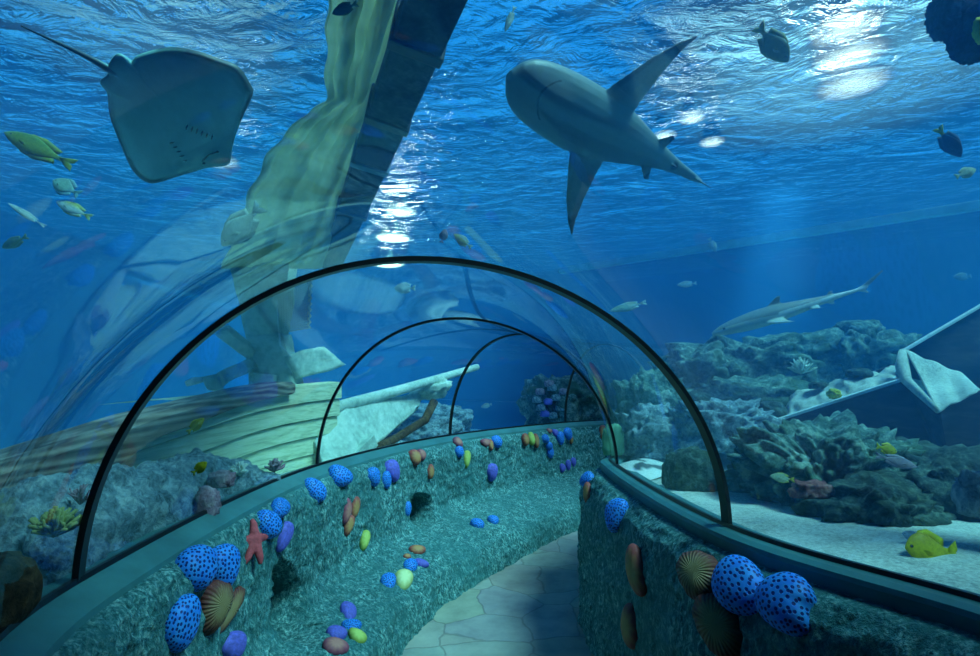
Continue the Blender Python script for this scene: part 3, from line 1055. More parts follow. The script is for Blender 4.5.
fish('tiny whitish fish in the light beam right of the first arch', (716, 252), (709, 238), 6.2, .40, (.5, .65, .7), (.4, .6, .65))
fish('small grey fish in the dark water at the far left edge', (2, 462), (22, 451), 2.6, .36, (.14, .22, .24), (.12, .2, .22), (.05, .1, .12))
fish('tiny dim fish at the right edge above the broken lid', (953, 277), (972, 276), 6.0, .35, (.14, .3, .4), (.12, .28, .36))
fish('tiny pale fish low in the blue water inside the third arch', (481, 407), (492, 404), 10.5, .4, (.4, .55, .55), (.35, .5, .5))

# ------------------------------------------------------------------ sunken ship on the left
ship = empty('shipwreck', (-2.3, 3.5, 0.4))
tag(ship, 'sunken wooden ship with bleached hull planks lying along the left side of the tunnel', 'shipwreck')
SHIPM = Matrix.Translation((2.3, -3.5, -0.4))
def ship_part(name, me, mat, parent=None, smooth=False):
    me.transform(SHIPM)
    return link(name, me, mat, parent or ship, smooth)

def sheer(y):
    t = 1.60 + 0.155 * (min(y, 3.2) - 2.24)
    return t + 0.10 * max(0, y - 3.2) - 0.015 * max(0, y - 4.4) ** 2
def hull_x(y, z):
    x = -2.02 - 0.10 * (1.9 - z) - 0.05 * max(0, 2.0 - y)
    if y > 4.4:
        k = (y - 4.4) / 1.5
        x += 0.40 * k * k
    return x
NSTR, NU = 9, 90
vs = []
for i in range(NU):
    y = -0.6 + 6.5 * i / (NU - 1)
    top = sheer(y)
    for k in range(NSTR):
        z0 = 0.35 + (top - 0.35) * k / NSTR
        z1 = 0.35 + (top - 0.35) * (k + 1) / NSTR - 0.010
        for (z, off) in ((z0, 0.022), (z0 + 0.006, 0.034), (z1, 0.010), (z1 + 0.005, -0.03)):
            vs.append(V((hull_x(y, z) + off + 0.006 * fbm((y * 3, z * 4, k), 2), y, z)))
NVH = NSTR * 4
for i in range(NU):        # the inboard face
    y = -0.6 + 6.5 * i / (NU - 1)
    vs.append(V((hull_x(y, 1.9) - 0.12, y, sheer(y))))
    vs.append(V((hull_x(y, 0.4) - 0.12, y, 0.35)))
fs = grid_faces(NU, NVH)
o0 = NU * NVH
for i in range(NU - 1):
    fs.append((i * NVH + NVH - 1, (i + 1) * NVH + NVH - 1, o0 + 2 * (i + 1), o0 + 2 * i))
    fs.append((o0 + 2 * i, o0 + 2 * (i + 1), o0 + 2 * (i + 1) + 1, o0 + 2 * i + 1))
    fs.append((o0 + 2 * i + 1, o0 + 2 * (i + 1) + 1, (i + 1) * NVH, i * NVH))
for i in (0, NU - 1):
    fs.append(tuple(i * NVH + k for k in range(NVH)) + (o0 + 2 * i, o0 + 2 * i + 1))
ship_part('planking', recalc(mesh_from('planking', vs, fs)), 'wood_pale')
# brown rubbing timber along the top of the side
vs = []
for i in range(NU):
    y = -0.6 + 5.75 * i / (NU - 1)
    t = sheer(y)
    x = hull_x(y, t)
    th = 0.32 - 0.22 * smooth((y - 2.2) / 1.2) - 0.03 * smooth((y - 3.4) / 1.0)
    for (dx, z) in ((-0.16, t + 0.05), (0.05, t + 0.05), (0.085, t + 0.02), (0.085, t - th + 0.02), (0.05, t - th), (-0.10, t - th)):
        vs.append(V((x + dx, y, z)))
ship_part('rubbing_strake', recalc(mesh_from('strake', vs, grid_faces(NU, 6, close_v=True) + [tuple(range(6)), tuple(range((NU - 1) * 6, NU * 6))])), 'wood_brown')
# deck
vs = []
for i in range(40):
    y = 4.35 + 1.5 * i / 39
    x = hull_x(y, 1.8) - 0.10
    inner = -3.9 + (2.05 * smooth((y - 3.2) / 2.7))
    for k in range(8):
        vs.append(V((x + (inner - x) * k / 7, y, sheer(y) - 0.06 + 0.04 * math.sin(k / 7 * math.pi))))
ship_part('deck', recalc(mesh_from('deck', vs, grid_faces(40, 8))), 'wood_pale')
# beakhead wedge in front of the bow
A = [at(318, 402, 5.75), at(335, 398, 6.3), at(352, 470, 5.75), at(345, 472, 5.5)]
bk = box_mesh('beak', [at(300, 408, 5.7), at(322, 470, 5.55), at(352, 468, 5.75), at(345, 402, 6.1),
                       at(415, 394, 7.6), at(412, 408, 7.5), at(418, 409, 7.7), at(424, 392, 7.9)])
bmk = bmesh.new(); bmk.from_mesh(bk); bmesh.ops.subdivide_edges(bmk, edges=bmk.edges[:], cuts=9, use_grid_fill=True)
for v in bmk.verts:
    v.co += V((0.5, 0, 1)) * 0.03 * fbm(v.co * 3, 4, 4)
bmk.to_mesh(bk); bmk.free()
ship_part('beakhead', bk, 'stone_pale', smooth=True)
ship_part('bow_brace', tubes_mesh('brace', [([at(342, 472, 5.6), at(365, 455, 6.1), at(398, 437, 6.8), at(425, 420, 7.3), at(434, 402, 7.6)], [.05, .06, .05, .055, .06], 10)]), 'reef_brown', smooth=True)
ship_part('bow_post', box_mesh('post', plank(at(338, 474, 5.75), at(372, 440, 6.2), (0, 0, 1), .12, .14)), 'stone_pale')
bs = tubes_mesh('bowsprit', [([at(322, 412, 5.8), at(400, 390, 7.2), at(477, 367, 8.7)], [.075, .065, .05], 14)])
ship_part('bowsprit', bs, 'stone_pale', smooth=True)
bm = bmesh.new()
bmesh.ops.create_icosphere(bm, subdivisions=4, radius=1.0)
for v in bm.verts:
    n = v.co.copy()
    k = 1 + .35 * fbm(n * 1.8, 4, 21)
    v.co = V((n.x * .30 * k, n.y * .17 * k, n.z * .13 * k))
me = bpy.data.meshes.new('figurehead')
bm.to_mesh(me); bm.free()
me.transform(Matrix.Translation(at(431, 390, 7.9)) @ Matrix.Rotation(-.25, 4, 'Y'))
ship_part('figurehead', me, 'stone_pale', smooth=True)

# broken mast standing on the foredeck
mast = empty('broken_mast', at(277, 385, 5.5))
tag(mast, 'pale broken mast stump with splintered cross timbers rising behind the hull rail', 'mast')
def mast_part(name, me, mat='stone_pale', sm=False):
    me.transform(Matrix.Translation(-mast.location))
    return link(name, me, mat, mast, sm)
def board(name, quad, Ys, th, mat='stone_pale', rough=0.02, fn=mast_part, cuts=6):
    pts = [at(*q, y) for q, y in zip(quad, Ys)]
    n = (pts[1] - pts[0]).cross(pts[3] - pts[0]).normalized()
    if n.dot(pts[0] - EYE) < 0:
        n = -n
    me = box_mesh(name, pts + [p + n * th for p in pts])
    b = bmesh.new(); b.from_mesh(me)
    bmesh.ops.subdivide_edges(b, edges=b.edges[:], cuts=cuts, use_grid_fill=True)
    for v in b.verts:
        d = V((fbm(v.co * 4, 3, 1), fbm(v.co * 4, 3, 2), fbm(v.co * 4, 3, 3)))
        v.co += d * rough
    b.to_mesh(me); b.free()
    return fn(name, me, mat, True)
board('trunk', [(231, 268), (289, 262), (280, 345), (247, 345)], (5.2, 5.2, 5.5, 5.5), .30)
board('trunk_foot', [(245, 335), (282, 335), (296, 392), (250, 386)], (5.45, 5.45, 5.5, 5.5), .26)
board('cross_timber', [(288, 356), (324, 346), (347, 366), (296, 379)], (5.4, 5.8, 6.0, 5.5), .07)
board('bracket', [(212, 333), (226, 330), (256, 352), (250, 362)], (5.2, 5.2, 5.45, 5.45), .08)
board('bracket', [(220, 372), (252, 357), (258, 366), (226, 382)], (5.1, 5.45, 5.45, 5.1), .08)
board('splinter', [(202, 377), (230, 373), (220, 391), (207, 389)], (5.05, 5.15, 5.15, 5.05), .05)
board('splinter', [(249, 372), (274, 376), (272, 388), (250, 382)], (5.4, 5.4, 5.4, 5.4), .08)
mast_part('tip', tubes_mesh('tip', [([at(186, 384, 5.0), at(194, 381, 5.02), at(206, 379, 5.1)], [.025, .035, .02], 8)]), 'edge_white', True)
mast_part('edge_strip', tubes_mesh('edge', [([at(277, 300, 5.2), at(280, 345, 5.4), at(291, 357, 5.4)], [.006, .010, .010], 6)]), 'edge_white', True)

# hanging net with white edge
net = empty('rope_net', at(296, 285, 5.2))
tag(net, 'grey rope net with a ragged white edge hanging beside the broken mast', 'net')
q = [at(279, 298, 5.15), at(311, 280, 5.25), at(309, 328, 5.25), at(279, 333, 5.15)]
specs = []
for k in range(15):
    t = k / 14
    specs.append(([q[0].lerp(q[1], t), q[3].lerp(q[2], t)], .0045, 5))
for k in range(19):
    t = k / 18
    specs.append(([q[0].lerp(q[3], t), q[1].lerp(q[2], t)], .0045, 5))
me = tubes_mesh('mesh', specs); me.transform(Matrix.Translation(-net.location))
link('netting', me, 'net', net)
pts = [q[1].lerp(q[2], k / 16) + V((.012 * (-1) ** k, 0, 0)) for k in range(17)]
me = tubes_mesh('edge', [(pts, .011, 6)]); me.transform(Matrix.Translation(-net.location))
link('net_edge', me, 'edge_white', net)

# heavy dark spar passing over the tunnel, with its canvas
spar = empty('spar', at(395, 96, 3.0))
tag(spar, 'heavy dark squared timber spar with iron bands slanting over the tunnel', 'spar')
P0, P1 = at(456, -60, 1.92), at(331, 262, 6.2)
SPW = .235
me = bevel_mesh(box_mesh('beam', plank(P0, P1, (0.2, 0, 1), SPW, .20)), .012)
me.transform(Matrix.Translation(-spar.location))
link('beam', me, 'wood_dark', spar, False)
for k, t in enumerate((.12, .27, .40, .60)):
    c = P0.lerp(P1, t)
    d = (P1 - P0).normalized()
    me = bevel_mesh(box_mesh('band', plank(c - d * .035, c + d * .035, (0.2, 0, 1), SPW + .03, .23)), .006)
    me.transform(Matrix.Translation(-spar.location))
    link('iron_band', me, 'tank_trim' if k == 2 else 'black', spar, False)

rows = [(-50, 330, 422, 2.15), (0, 327, 407, 2.4), (50, 326, 391, 2.75), (100, 326, 374, 3.15), (118, 300, 368, 3.35), (150, 270, 357, 3.7), (190, 250, 345, 4.2), (230, 235, 333, 4.8), (268, 222, 322, 5.3)]
NR_, NC_ = 64, 44
vs = []
for i in range(NR_):
    t = i / (NR_ - 1) * (len(rows) - 1)
    k = min(int(t), len(rows) - 2)
    f = t - k
    a, b = rows[k], rows[k + 1]
    y, xl, xr, Y = [a[c] + (b[c] - a[c]) * f for c in range(4)]
    for j in range(NC_):
        u = j / (NC_ - 1)
        d = 0.10 * math.sin(u * 15 + .6 * math.sin(t)) + 0.06 * math.sin(u * 31 + t) + .03 * fbm((u * 4, t, 0), 3)
        vs.append(at(xl + (xr - xl) * u + 2.0 * math.sin(t * 7) * (1 - u), y, Y + .12 * u + d * (.5 + .5 * u)))
o = link('canvas_sail', recalc(mesh_from('canvas', vs, grid_faces(NR_, NC_))), 'canvas')
md = o.modifiers.new('thick', 'SOLIDIFY'); md.thickness = .012
tag(o, 'pale folded sailcloth hanging along the left of the dark spar', 'sail')

# ------------------------------------------------------------------ coral bank on the left, beside the glass
def bank(name, label, path, hts, mat, seed, width=.5, cat='rock'):
    """An elongated mound along the outside of the left glass; path: list of s values."""
    NUb, NVb = 130, 44
    vs = []
    for i in range(NUb):
        t = i / (NUb - 1)
        s = path[0] + (path[1] - path[0]) * t
        b, n = Lb(s), inward('L', s)
        k = t * (len(hts) - 1)
        q = min(int(k), len(hts) - 2)
        h = hts[q] + (hts[q + 1] - hts[q]) * smooth(k - q)
        h *= smooth(min(t, 1 - t) / .04)
        for j in range(NVb):
            a = math.pi * j / (NVb - 1)
            d = -0.10 - width * .5 + width * .5 * math.cos(a)
            p = V((b.x + n.x * d, b.y + n.y * d, 1.20 + h * math.sin(a) ** .8))
            r = (.055 * fbm(p * 3.5, 4, seed) + .05 * (abs(noise.noise(p * 9 + V((seed, 0, 0)))) - .15) + .022 * fbm(p * 26, 3, seed + 2)) * min(1, h / .1 + .2)
            nn = V((n.x * math.cos(a), n.y * math.cos(a), math.sin(a)))
            p = p + nn * r
            dd = (V((p.x, p.y)) - b).dot(n)
            if dd > -0.062:
                p -= V((n.x, n.y, 0)) * (dd + 0.062)
            vs.append(p)
    me = recalc(mesh_from(name, vs, grid_faces(NUb, NVb)))
    return tag(link(name, me, mat), label, cat)
bank('coral_bank', 'long blue-grey lumpy coral bank between the left glass and the ship hull', (.62, 1.86), (.16, .22, .26, .36, .42, .40, .32, .36, .25, .10), 'reef_pale', 3, .42)

boulder('reef_boulder', 'smooth brown boulder in the bottom left corner behind the glass', 'rock', at(10, 606, 1.55) + V((-.16, .02, -.02)), (.11, .2, .13), 'reef_brown', 5, .18, sub=4)
def branch_coral(label, px, py, Y, size, mat, seed, n=34, cat='coral', name='branching_coral', r0=.10):
    rnd = random.Random(seed)
    specs = []
    for k in range(n):
        th, ph = rnd.uniform(0, 2 * math.pi), rnd.uniform(.0, 1.35)
        d = V((math.sin(ph) * math.cos(th), math.sin(ph) * math.sin(th), math.cos(ph)))
        ln = size * rnd.uniform(.7, 1.0)
        mid = d * ln * .5 + V((rnd.uniform(-1, 1), rnd.uniform(-1, 1), rnd.uniform(-1, 1))) * size * .12
        specs.append(([V((0, 0, -.1 * size)), mid, d * ln], [size * r0, size * r0 * 1.05, size * r0 * .8], 7))
        e = mid + (d + V((rnd.uniform(-1, 1), rnd.uniform(-1, 1), rnd.uniform(0, 1))) * .7).normalized() * ln * .42
        specs.append(([mid, e], [size * r0 * .9, size * r0 * .7], 6))
    o = link(name, tubes_mesh(name, specs), mat)
    o.location = at(px, py, Y)
    return tag(o, label, cat)
branch_coral('knobbly yellow branching coral at the lower left behind the glass', 54, 533, 1.95, .095, 'coral_yellow', 1, 60, r0=.075)
branch_coral('thin mauve branching coral above the yellow coral at lower left', 80, 502, 2.15, .075, 'coral_pink', 2, 18, r0=.05)
branch_coral('cream bushy coral on top of the coral bank', 240, 474, 3.6, .085, 'coral_white', 3, 40, r0=.07)
branch_coral('small mauve bushy coral at the far end of the coral bank', 274, 470, 4.0, .09, 'coral_pink', 4, 34, r0=.08)
boulder('coral_mound', 'pinkish cone-shaped coral on the face of the coral bank', 'coral', at(207, 504, 3.02), (.062, .05, .085), 'coral_pink', 8, .2, sub=4)
boulder('coral_mound', 'small round mauve coral near the top of the coral bank', 'coral', at(221, 480, 3.25), (.07, .05, .055), 'coral_pink', 9, .2, sub=4)
boulder('coral_mound', 'whitish rounded coral on the bank right of the cream bush', 'coral', at(262, 480, 3.95), (.12, .08, .05), 'reef_pale', 10, .25, sub=4)

# reef seen past the ship's bow, left of the third arch
boulder('reef_boulder', 'turquoise rounded reef boulder under the ship figurehead', 'rock', at(420, 437, 8.1) + V((-.1, .1, -.05)), (.62, .4, .36), 'reef_pale', 31, .25)
boulder('reef_boulder', 'low turquoise reef boulder left of the one under the figurehead', 'rock', at(382, 452, 7.3) + V((-.15, 0, -.05)), (.5, .35, .26), 'reef_pale', 32, .25)
boulder('reef_boulder', 'pale green reef boulder behind the turquoise ones', 'rock', at(436, 424, 9.6), (.6, .4, .34), 'reef_pale', 33, .25)

# coral-covered boulder beyond the bend
boulder('coral_boulder', 'round coral-covered boulder rising behind the tunnel bend', 'rock', at(566, 408, 10.6), (.78, .6, .62), 'reef', 41, .3, 2.2)
rnd = random.Random(5)
KN = [(540, 392, 'coral_pink'), (552, 388, 'reef_pale'), (548, 402, 'purple'), (556, 398, 'reef_pale'), (563, 392, 'coral_pink'), (545, 414, 'purple'), (541, 408, 'reef_pale'), (553, 416, 'reef_pale'), (572, 398, 'reef'), (537, 400, 'reef_pale'), (560, 408, 'reef_pale'), (549, 384, 'coral_pink')]
KL = ['pink knob high on the left of the far coral boulder', 'grey-blue knob near the top of the far coral boulder', 'purple-blue knob left of centre on the far coral boulder', 'pale knob at the centre of the far coral boulder', 'pink knob right of the pale central one on the far coral boulder', 'purple-blue knob low at the left foot of the far coral boulder', 'grey-blue knob above the low purple-blue one on the far boulder', 'pale grey knob low at the right of a purple-blue one on the far boulder', 'dark green knob on the right side of the far coral boulder', 'grey-blue knob on the left edge of the far coral boulder', 'grey-blue knob below the pale central one on the far boulder', 'pink knob topmost on the far coral boulder']
for k, ((px, py, mt), lb) in enumerate(zip(KN, KL)):
    boulder('coral_lump', lb, 'coral', at(px, py, 10.02), (.085, .07, .07), mt, 60 + k, .2, sub=3, group='knobs on the far coral boulder')

# ------------------------------------------------------------------ reef on the right
def rk(label, px, py, Y, sz, mat, seed, **kw):
    return boulder('reef_rock', label, 'rock', at(px, py, Y), sz, mat, seed, **kw)
rk('long layered reef ridge far off under the slender shark', 770, 372, 6.1, (1.0, .42, .37), 'reef', 71, rough=.34, freq=1.9, strata=.03)
rk('left end of the far reef ridge with a ragged crest', 700, 380, 6.0, (.42, .36, .34), 'reef', 72, rough=.34, freq=2.0)
rk('dark right shoulder of the far reef ridge', 868, 366, 6.0, (.6, .42, .37), 'reef', 73, rough=.3, freq=2.0)
rk('rounded brain-like coral crowning the far reef ridge', 857, 334, 5.9, (.25, .2, .15), 'reef', 74, rough=.15)
rk('low reef mound beneath the far ridge', 745, 408, 5.6, (.85, .35, .28), 'reef', 75, rough=.32, freq=2.0, strata=.04)
rk('layered reef heap behind the first arch leg', 656, 440, 5.2, (.33, .25, .30), 'reef_pale', 76, rough=.34, freq=2.2, strata=.05)
rk('stacked flat reef rocks in the gap right of the first arch leg', 722, 430, 5.0, (.42, .3, .25), 'reef_pale', 77, rough=.34, freq=2.2, strata=.06)
rk('tall reef stack standing left of the first arch leg', 652, 412, 5.5, (.3, .25, .42), 'reef', 78, rough=.34, freq=2.0)
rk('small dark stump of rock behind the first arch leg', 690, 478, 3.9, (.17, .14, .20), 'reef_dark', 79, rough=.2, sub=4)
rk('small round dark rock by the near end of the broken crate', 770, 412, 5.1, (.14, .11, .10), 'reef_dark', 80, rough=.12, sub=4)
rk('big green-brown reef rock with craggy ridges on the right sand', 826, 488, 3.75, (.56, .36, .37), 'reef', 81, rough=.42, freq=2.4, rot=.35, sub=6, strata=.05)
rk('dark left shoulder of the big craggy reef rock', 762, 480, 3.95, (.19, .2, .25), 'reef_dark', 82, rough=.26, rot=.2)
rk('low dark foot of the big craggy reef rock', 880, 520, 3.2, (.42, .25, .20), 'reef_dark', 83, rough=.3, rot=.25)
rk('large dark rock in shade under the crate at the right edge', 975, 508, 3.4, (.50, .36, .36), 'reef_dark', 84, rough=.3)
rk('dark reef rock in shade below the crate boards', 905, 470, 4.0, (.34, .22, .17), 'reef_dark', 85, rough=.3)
rk('pale blue lumpy coral rock at the right edge', 984, 498, 2.55, (.10, .1, .12), 'reef_pale', 86, rough=.3, sub=4)
boulder('coral_mound', 'red and pink crusty coral patch on the big craggy rock', 'coral', at(814, 491, 3.24), (.12, .07, .055), 'coral_red', 87, .35, sub=4)
branch_coral('pale spiky coral on the reef slope above the crate', 801, 372, 5.6, .16, 'coral_white', 9, 44, r0=.04)
boulder('yellow_sponge', 'small yellow sponge ball on the sand in the crate', 'sponge', at(834, 394, 4.75), (.055, .05, .045), 'sponge_yellow', 88, .25, 3.0, sub=4, flat=1.0, sq=1.0)

# broken crate full of sand
crate = empty('broken_crate', at(840, 440, 4.8))
tag(crate, 'tilted dark wooden crate full of pale sand lying broken on the reef', 'crate')
def crate_part(name, me, mat, sm=False):
    me.transform(Matrix.Translation(-crate.location))
    return link(name, me, mat, crate, sm)
A, B, C, D = at(757, 428, 5.0), at(905, 380, 4.45), at(900, 362, 5.25), at(778, 404, 5.75)
nrm = (B - A).cross(D - A).normalized()
if nrm.z < 0: nrm = -nrm
dn = -nrm * .50 + V((0, 0, -.15))
inw = ((D - A) - (B - A) * ((D - A).dot(B - A) / (B - A).length_squared)).normalized() * .04
alo = (B - A).normalized() * .04
def wall4(a, b, off, nm, mat='wood_crate', d=None):
    d = d or dn
    return crate_part(nm, box_mesh(nm, [a + d, b + d, b + d + off, a + d + off, a, b, b + off, a + off]), mat)
wall4(A, B, inw, 'front_board')
wall4(D, C, -inw, 'back_board')
wall4(A, D, alo, 'end_board')
wall4(B, C, -alo, 'end_board')
rim = box_mesh('rim', plank(A + nrm * .012, B + nrm * .012, nrm, .055, .022))
crate_part('rim', rim, 'edge_white')
vs = []
for i in range(60):
    for j in range(34):
        u, v = i / 59, j / 33
        p = A.lerp(B, u).lerp(D.lerp(C, u), v)
        e = min(u, 1 - u, v * .7, (1 - v) * .7)
        vs.append(p + nrm * (-.03 + .13 * smooth(e / .35) + .05 * fbm(p * 5, 4, 3) * smooth(e / .1) + .02 * fbm(p * 16, 3, 3)))
crate_part('sand_fill', recalc(mesh_from('fill', vs, grid_faces(60, 34))), 'sand', True)
for k, (u, v, rr, lb) in enumerate(((.45, .42, .06, 'dark stone half buried at the middle of the sand in the crate'), (.74, .42, .075, 'dark stone at the upper end of the sand in the crate'))):
    e_ = min(u, 1 - u, v * .7, (1 - v) * .7)
    p = A.lerp(B, u).lerp(D.lerp(C, u), v) + nrm * (-.005 + .13 * smooth(e_ / .35))
    boulder('stone', lb, 'stone', p, (rr * 1.4, rr, rr * .6), 'reef_dark', 120 + k, .25, sub=3)
# splayed right half
E1, E2, E3 = at(940, 412, 4.05), at(1030, 366, 3.95), at(903, 353, 4.75)
d2 = V((0.05, 0, -.45))
crate_part('side_board', box_mesh('sb', [E1 + d2, E2 + d2, E2 + d2 + V((.02, .05, 0)), E1 + d2 + V((.02, .05, 0)), E1, E2, E2 + V((.02, .05, 0)), E1 + V((.02, .05, 0))]), 'wood_crate')
crate_part('side_board', box_mesh('sb', [B + dn, E1 + d2, E1 + d2 + V((.04, .05, 0)), B + dn + V((.04, .05, 0)), B, E1, E1 + V((.04, .05, 0)), B + V((.04, .05, 0))]), 'wood_crate')
# pale cloth lining draped in the gap
vs = []
q0, q1, q2, q3 = at(905, 351, 4.7), at(960, 374, 4.45), at(983, 391, 4.02), at(938, 412, 4.05)
for i in range(30):
    for j in range(30):
        u, v = i / 29, j / 29
        p = q0.lerp(q1, u).lerp(q3.lerp(q2, u), v)
        p = p + V((0, 0, -.05 * math.sin(math.pi * u) * math.sin(math.pi * v) + .008 * math.sin(u * 14 + v * 4)))
        vs.append(p)
o = crate_part('cloth_lining', recalc(mesh_from('cloth', vs, grid_faces(30, 30))), 'sand', True)
md = o.modifiers.new('thick', 'SOLIDIFY'); md.thickness = .012
o = crate_part('cloth_fold', tubes_mesh('fold', [([at(903, 352, 4.72), at(902, 365, 4.6), at(906, 380, 4.42), at(938, 411, 4.05)], [.035, .05, .04, .02], 8)]), 'sand', True)
# the raised lid
l0, l1, l2, l3 = at(903, 353, 4.78), at(1030, 360, 4.7), at(1035, 275, 4.75), at(903, 351, 4.80)
board('lid', [(904, 376), (1040, 402), (1040, 272), (904, 348)], (4.8, 4.6, 4.75, 4.82), .05, 'wood_crate', .0, crate_part, 2)
crate_part('lid_edge', box_mesh('le', plank(at(903, 351, 4.79), at(1040, 271, 4.73), (0, 0, 1), .05, .018)), 'edge_white')

# things lying on the sand by the bend
boulder('green_fan', 'upright green fan-shaped sponge at the end of the right ledge', 'sponge', at(613, 442, 5.05), (.10, .03, .17), 'green_fan', 91, .1, sub=4)
def sand_ray():
    c = at(641, 462, 4.55)
    c.z = bed_z(c.x, c.y) + .03
    vs = [V((0, 0, .07)), V((0, 0, -.02))]
    NA, NR = 40, 8
    for side in (1, -1):
        for r in range(1, NR + 1):
            rho = r / NR
            for a in range(NA):
                t = 2 * math.pi * a / NA
                rr = .26 * (1 - .25 * math.cos(2 * t)) * (1 + .1 * math.cos(4 * t))
                vs.append(V((rr * 1.1 * rho * math.cos(t), rr * rho * math.sin(t), (.07 if side > 0 else -.02) * (1 - rho * rho))))
    fs = []
    ix = lambda s, r, a: 2 + (0 if s > 0 else NR * NA) + (r - 1) * NA + a % NA
    for a in range(NA):
        fs.append((0, ix(1, 1, a), ix(1, 1, a + 1))); fs.append((1, ix(-1, 1, a + 1), ix(-1, 1, a)))
        for r in range(1, NR):
            for s in (1, -1):
                fs.append((ix(s, r, a), ix(s, r + 1, a), ix(s, r + 1, a + 1), ix(s, r, a + 1)))
        fs.append((ix(1, NR, a), ix(-1, NR, a), ix(-1, NR, a + 1), ix(1, NR, a + 1)))
    v, f = join([(vs, fs), tube([V((.2, 0, .01)), V((.4, .03, .012)), V((.62, .0, .01))], [.025, .014, .004], 8)])
    me = recalc(mesh_from('sand_ray', v, f))
    def col(co):
        n = fbm(co * 7, 3, 4)
        return V((.85, .9, .85)).lerp(V((.10, .14, .15)), smooth((n - .12) / .1))
    pigment(me, col)
    o = link('resting_ray', me, 'skin')
    o.location = c
    o.rotation_euler = (0.1, 0, -.5)
    tag(o, 'white and grey blotched ray resting on the sand by the right ledge', 'stingray')
sand_ray()

# solid lobes stand in for mirrored shells, held by an added unseen pillar
pil = boulder('rock_pillar', 'dark rock pillar added beyond the right edge of the view', 'rock', V((2.72, 2.42, 2.6)), (.17, .17, 1.5), 'reef_dark', 95, .2)
for (px, py, Y, r, lb) in ((948, 14, 2.55, .095, 'dark blue shaggy sponge lobe at the top right corner, left one of two'), (973, 30, 2.5, .115, 'dark purple-blue shaggy sponge lobe at the top right corner, right one of two')):
    boulder('reflection_lobe', lb, 'sponge', at(px, py, Y), (r * .8, r, r * 1.35), 'reflection_dark', int(px), .12, 5.0, sub=5, flat=1.0, sq=.95)
boulder('yellow_sponge', 'small yellow-green lump of the imitated reflection at the top right edge', 'sponge', at(983, 30, 2.36), (.04, .03, .07), 'sponge_yellow', 97, .2, sub=4, flat=1.0, sq=1.0)  # yellow part of the mirrored shells, built as a solid lump

# ------------------------------------------------------------------ shells, sponges and a starfish on the walls
KNAME = {'blue': ('dotted_sponge', 'sponge', 'blue dotted sponges on the rock walls'), 'purple': ('purple_sponge', 'sponge', 'purple sponges on the rock walls'),
         'brown': ('ribbed_shell', 'shell', 'brown ribbed shells on the rock walls'), 'orange': ('orange_shell', 'shell', 'orange shells on the rock walls'),
         'pink': ('pink_shell', 'shell', 'orange shells on the rock walls'), 'lime': ('lime_shell', 'shell', 'lime and cream shells on the rock walls'), 'cream': ('cream_shell', 'shell', 'lime and cream shells on the rock walls')}
DOMES = {}
def dome(kind, var):
    if (kind, var) in DOMES:
        return DOMES[(kind, var)]
    rnd = random.Random(hash_key(kind, var))
    NU_, NV_ = 40, 18
    vs = []
    ph = rnd.uniform(0, 6.28)
    egg = rnd.uniform(.10, .22)
    for j in range(NV_):
        a = -0.45 + (math.pi / 2 + .45) * j / (NV_ - 1)
        for i in range(NU_):
            t = 2 * math.pi * i / NU_
            r = max(0.0, math.cos(a)) ** .75 if a > 0 else math.cos(a)
            k = 1 + .05 * math.sin(3 * t + ph) + .04 * math.sin(2 * t + 2 * ph)
            x, y = r * k * math.cos(t), r * k * math.sin(t)
            x *= 1 - egg * (-y)                       # narrower towards the bottom
            z = math.sin(a)
            if kind == 'brown':
                f = 1 + .025 * math.cos(30 * t) * smooth(r * 1.4)
                x, y = x * f, y * f
            if var == 9:                               # heart outline
                x *= 1 - .22 * math.exp(-((t - 5.9) / .30) ** 2)
                y *= 1 - .22 * math.exp(-((t - 5.9) / .30) ** 2)
            vs.append(V((x, y, z)))
    vs.append(V((0, 0, 1.0)))
    fs = grid_faces(NV_, NU_, close_v=True)[:]
    top = len(vs) - 1
    fs += [((NV_ - 1) * NU_ + i, (NV_ - 1) * NU_ + (i + 1) % NU_, top) for i in range(NU_)]
    fs.append(tuple(reversed(range(NU_))))
    me = recalc(mesh_from(kind, vs, fs))
    DOMES[(kind, var)] = me
    return me
def hash_key(kind, var):
    return sum(ord(c) for c in kind) * 31 + var

def stick(kind, px, py, w, h, ang, label, var=None, lift=0.42, tilt=None):
    """w, h: size on the photograph in pixels before turning by ang degrees (anticlockwise)."""
    hit = cast(WALLS, px, py)
    p, n = hit[0], hit[1]
    # average the surface direction over a small patch
    N = V((0, 0, 0))
    for dx in (-.4, 0, .4):
        for dy in (-.4, 0, .4):
            hh = cast(WALLS, px + dx * w, py + dy * h)
            if hh[0] is not None and (hh[0] - p).length < .25:
                nn = hh[1]
                N += nn if nn.dot(ray(px, py)) < 0 else -nn
    N = N.normalized() if N.length > 0 else -ray(px, py).normalized()
    view = -ray(px, py).normalized()
    N = (N + view * .45).normalized()
    t1 = (CR - N * CR.dot(N)).normalized()
    t2 = N.cross(t1)
    a = math.radians(ang)
    u = t1 * math.cos(a) + t2 * math.sin(a)
    v = N.cross(u)
    dist = (p - EYE).dot(CF)
    def size(px_, d):
        fs = math.sqrt(max(.2, 1 - (d.dot(view)) ** 2))
        return px_ * dist / FPX / 2 / fs
    sx, sy = size(w, u), size(h, v)
    sz = lift * min(sx, sy) * 1.25
    nm, cat, grp = KNAME[kind]
    o = link(nm, dome(kind, var if var is not None else (len(label) % 4)), kind)
    M = Matrix((u * sx, v * sy, N * sz)).transposed().to_4x4()
    M.translation = p + N * sz * .12
    o.matrix_world = M
    return tag(o, label, cat, grp)

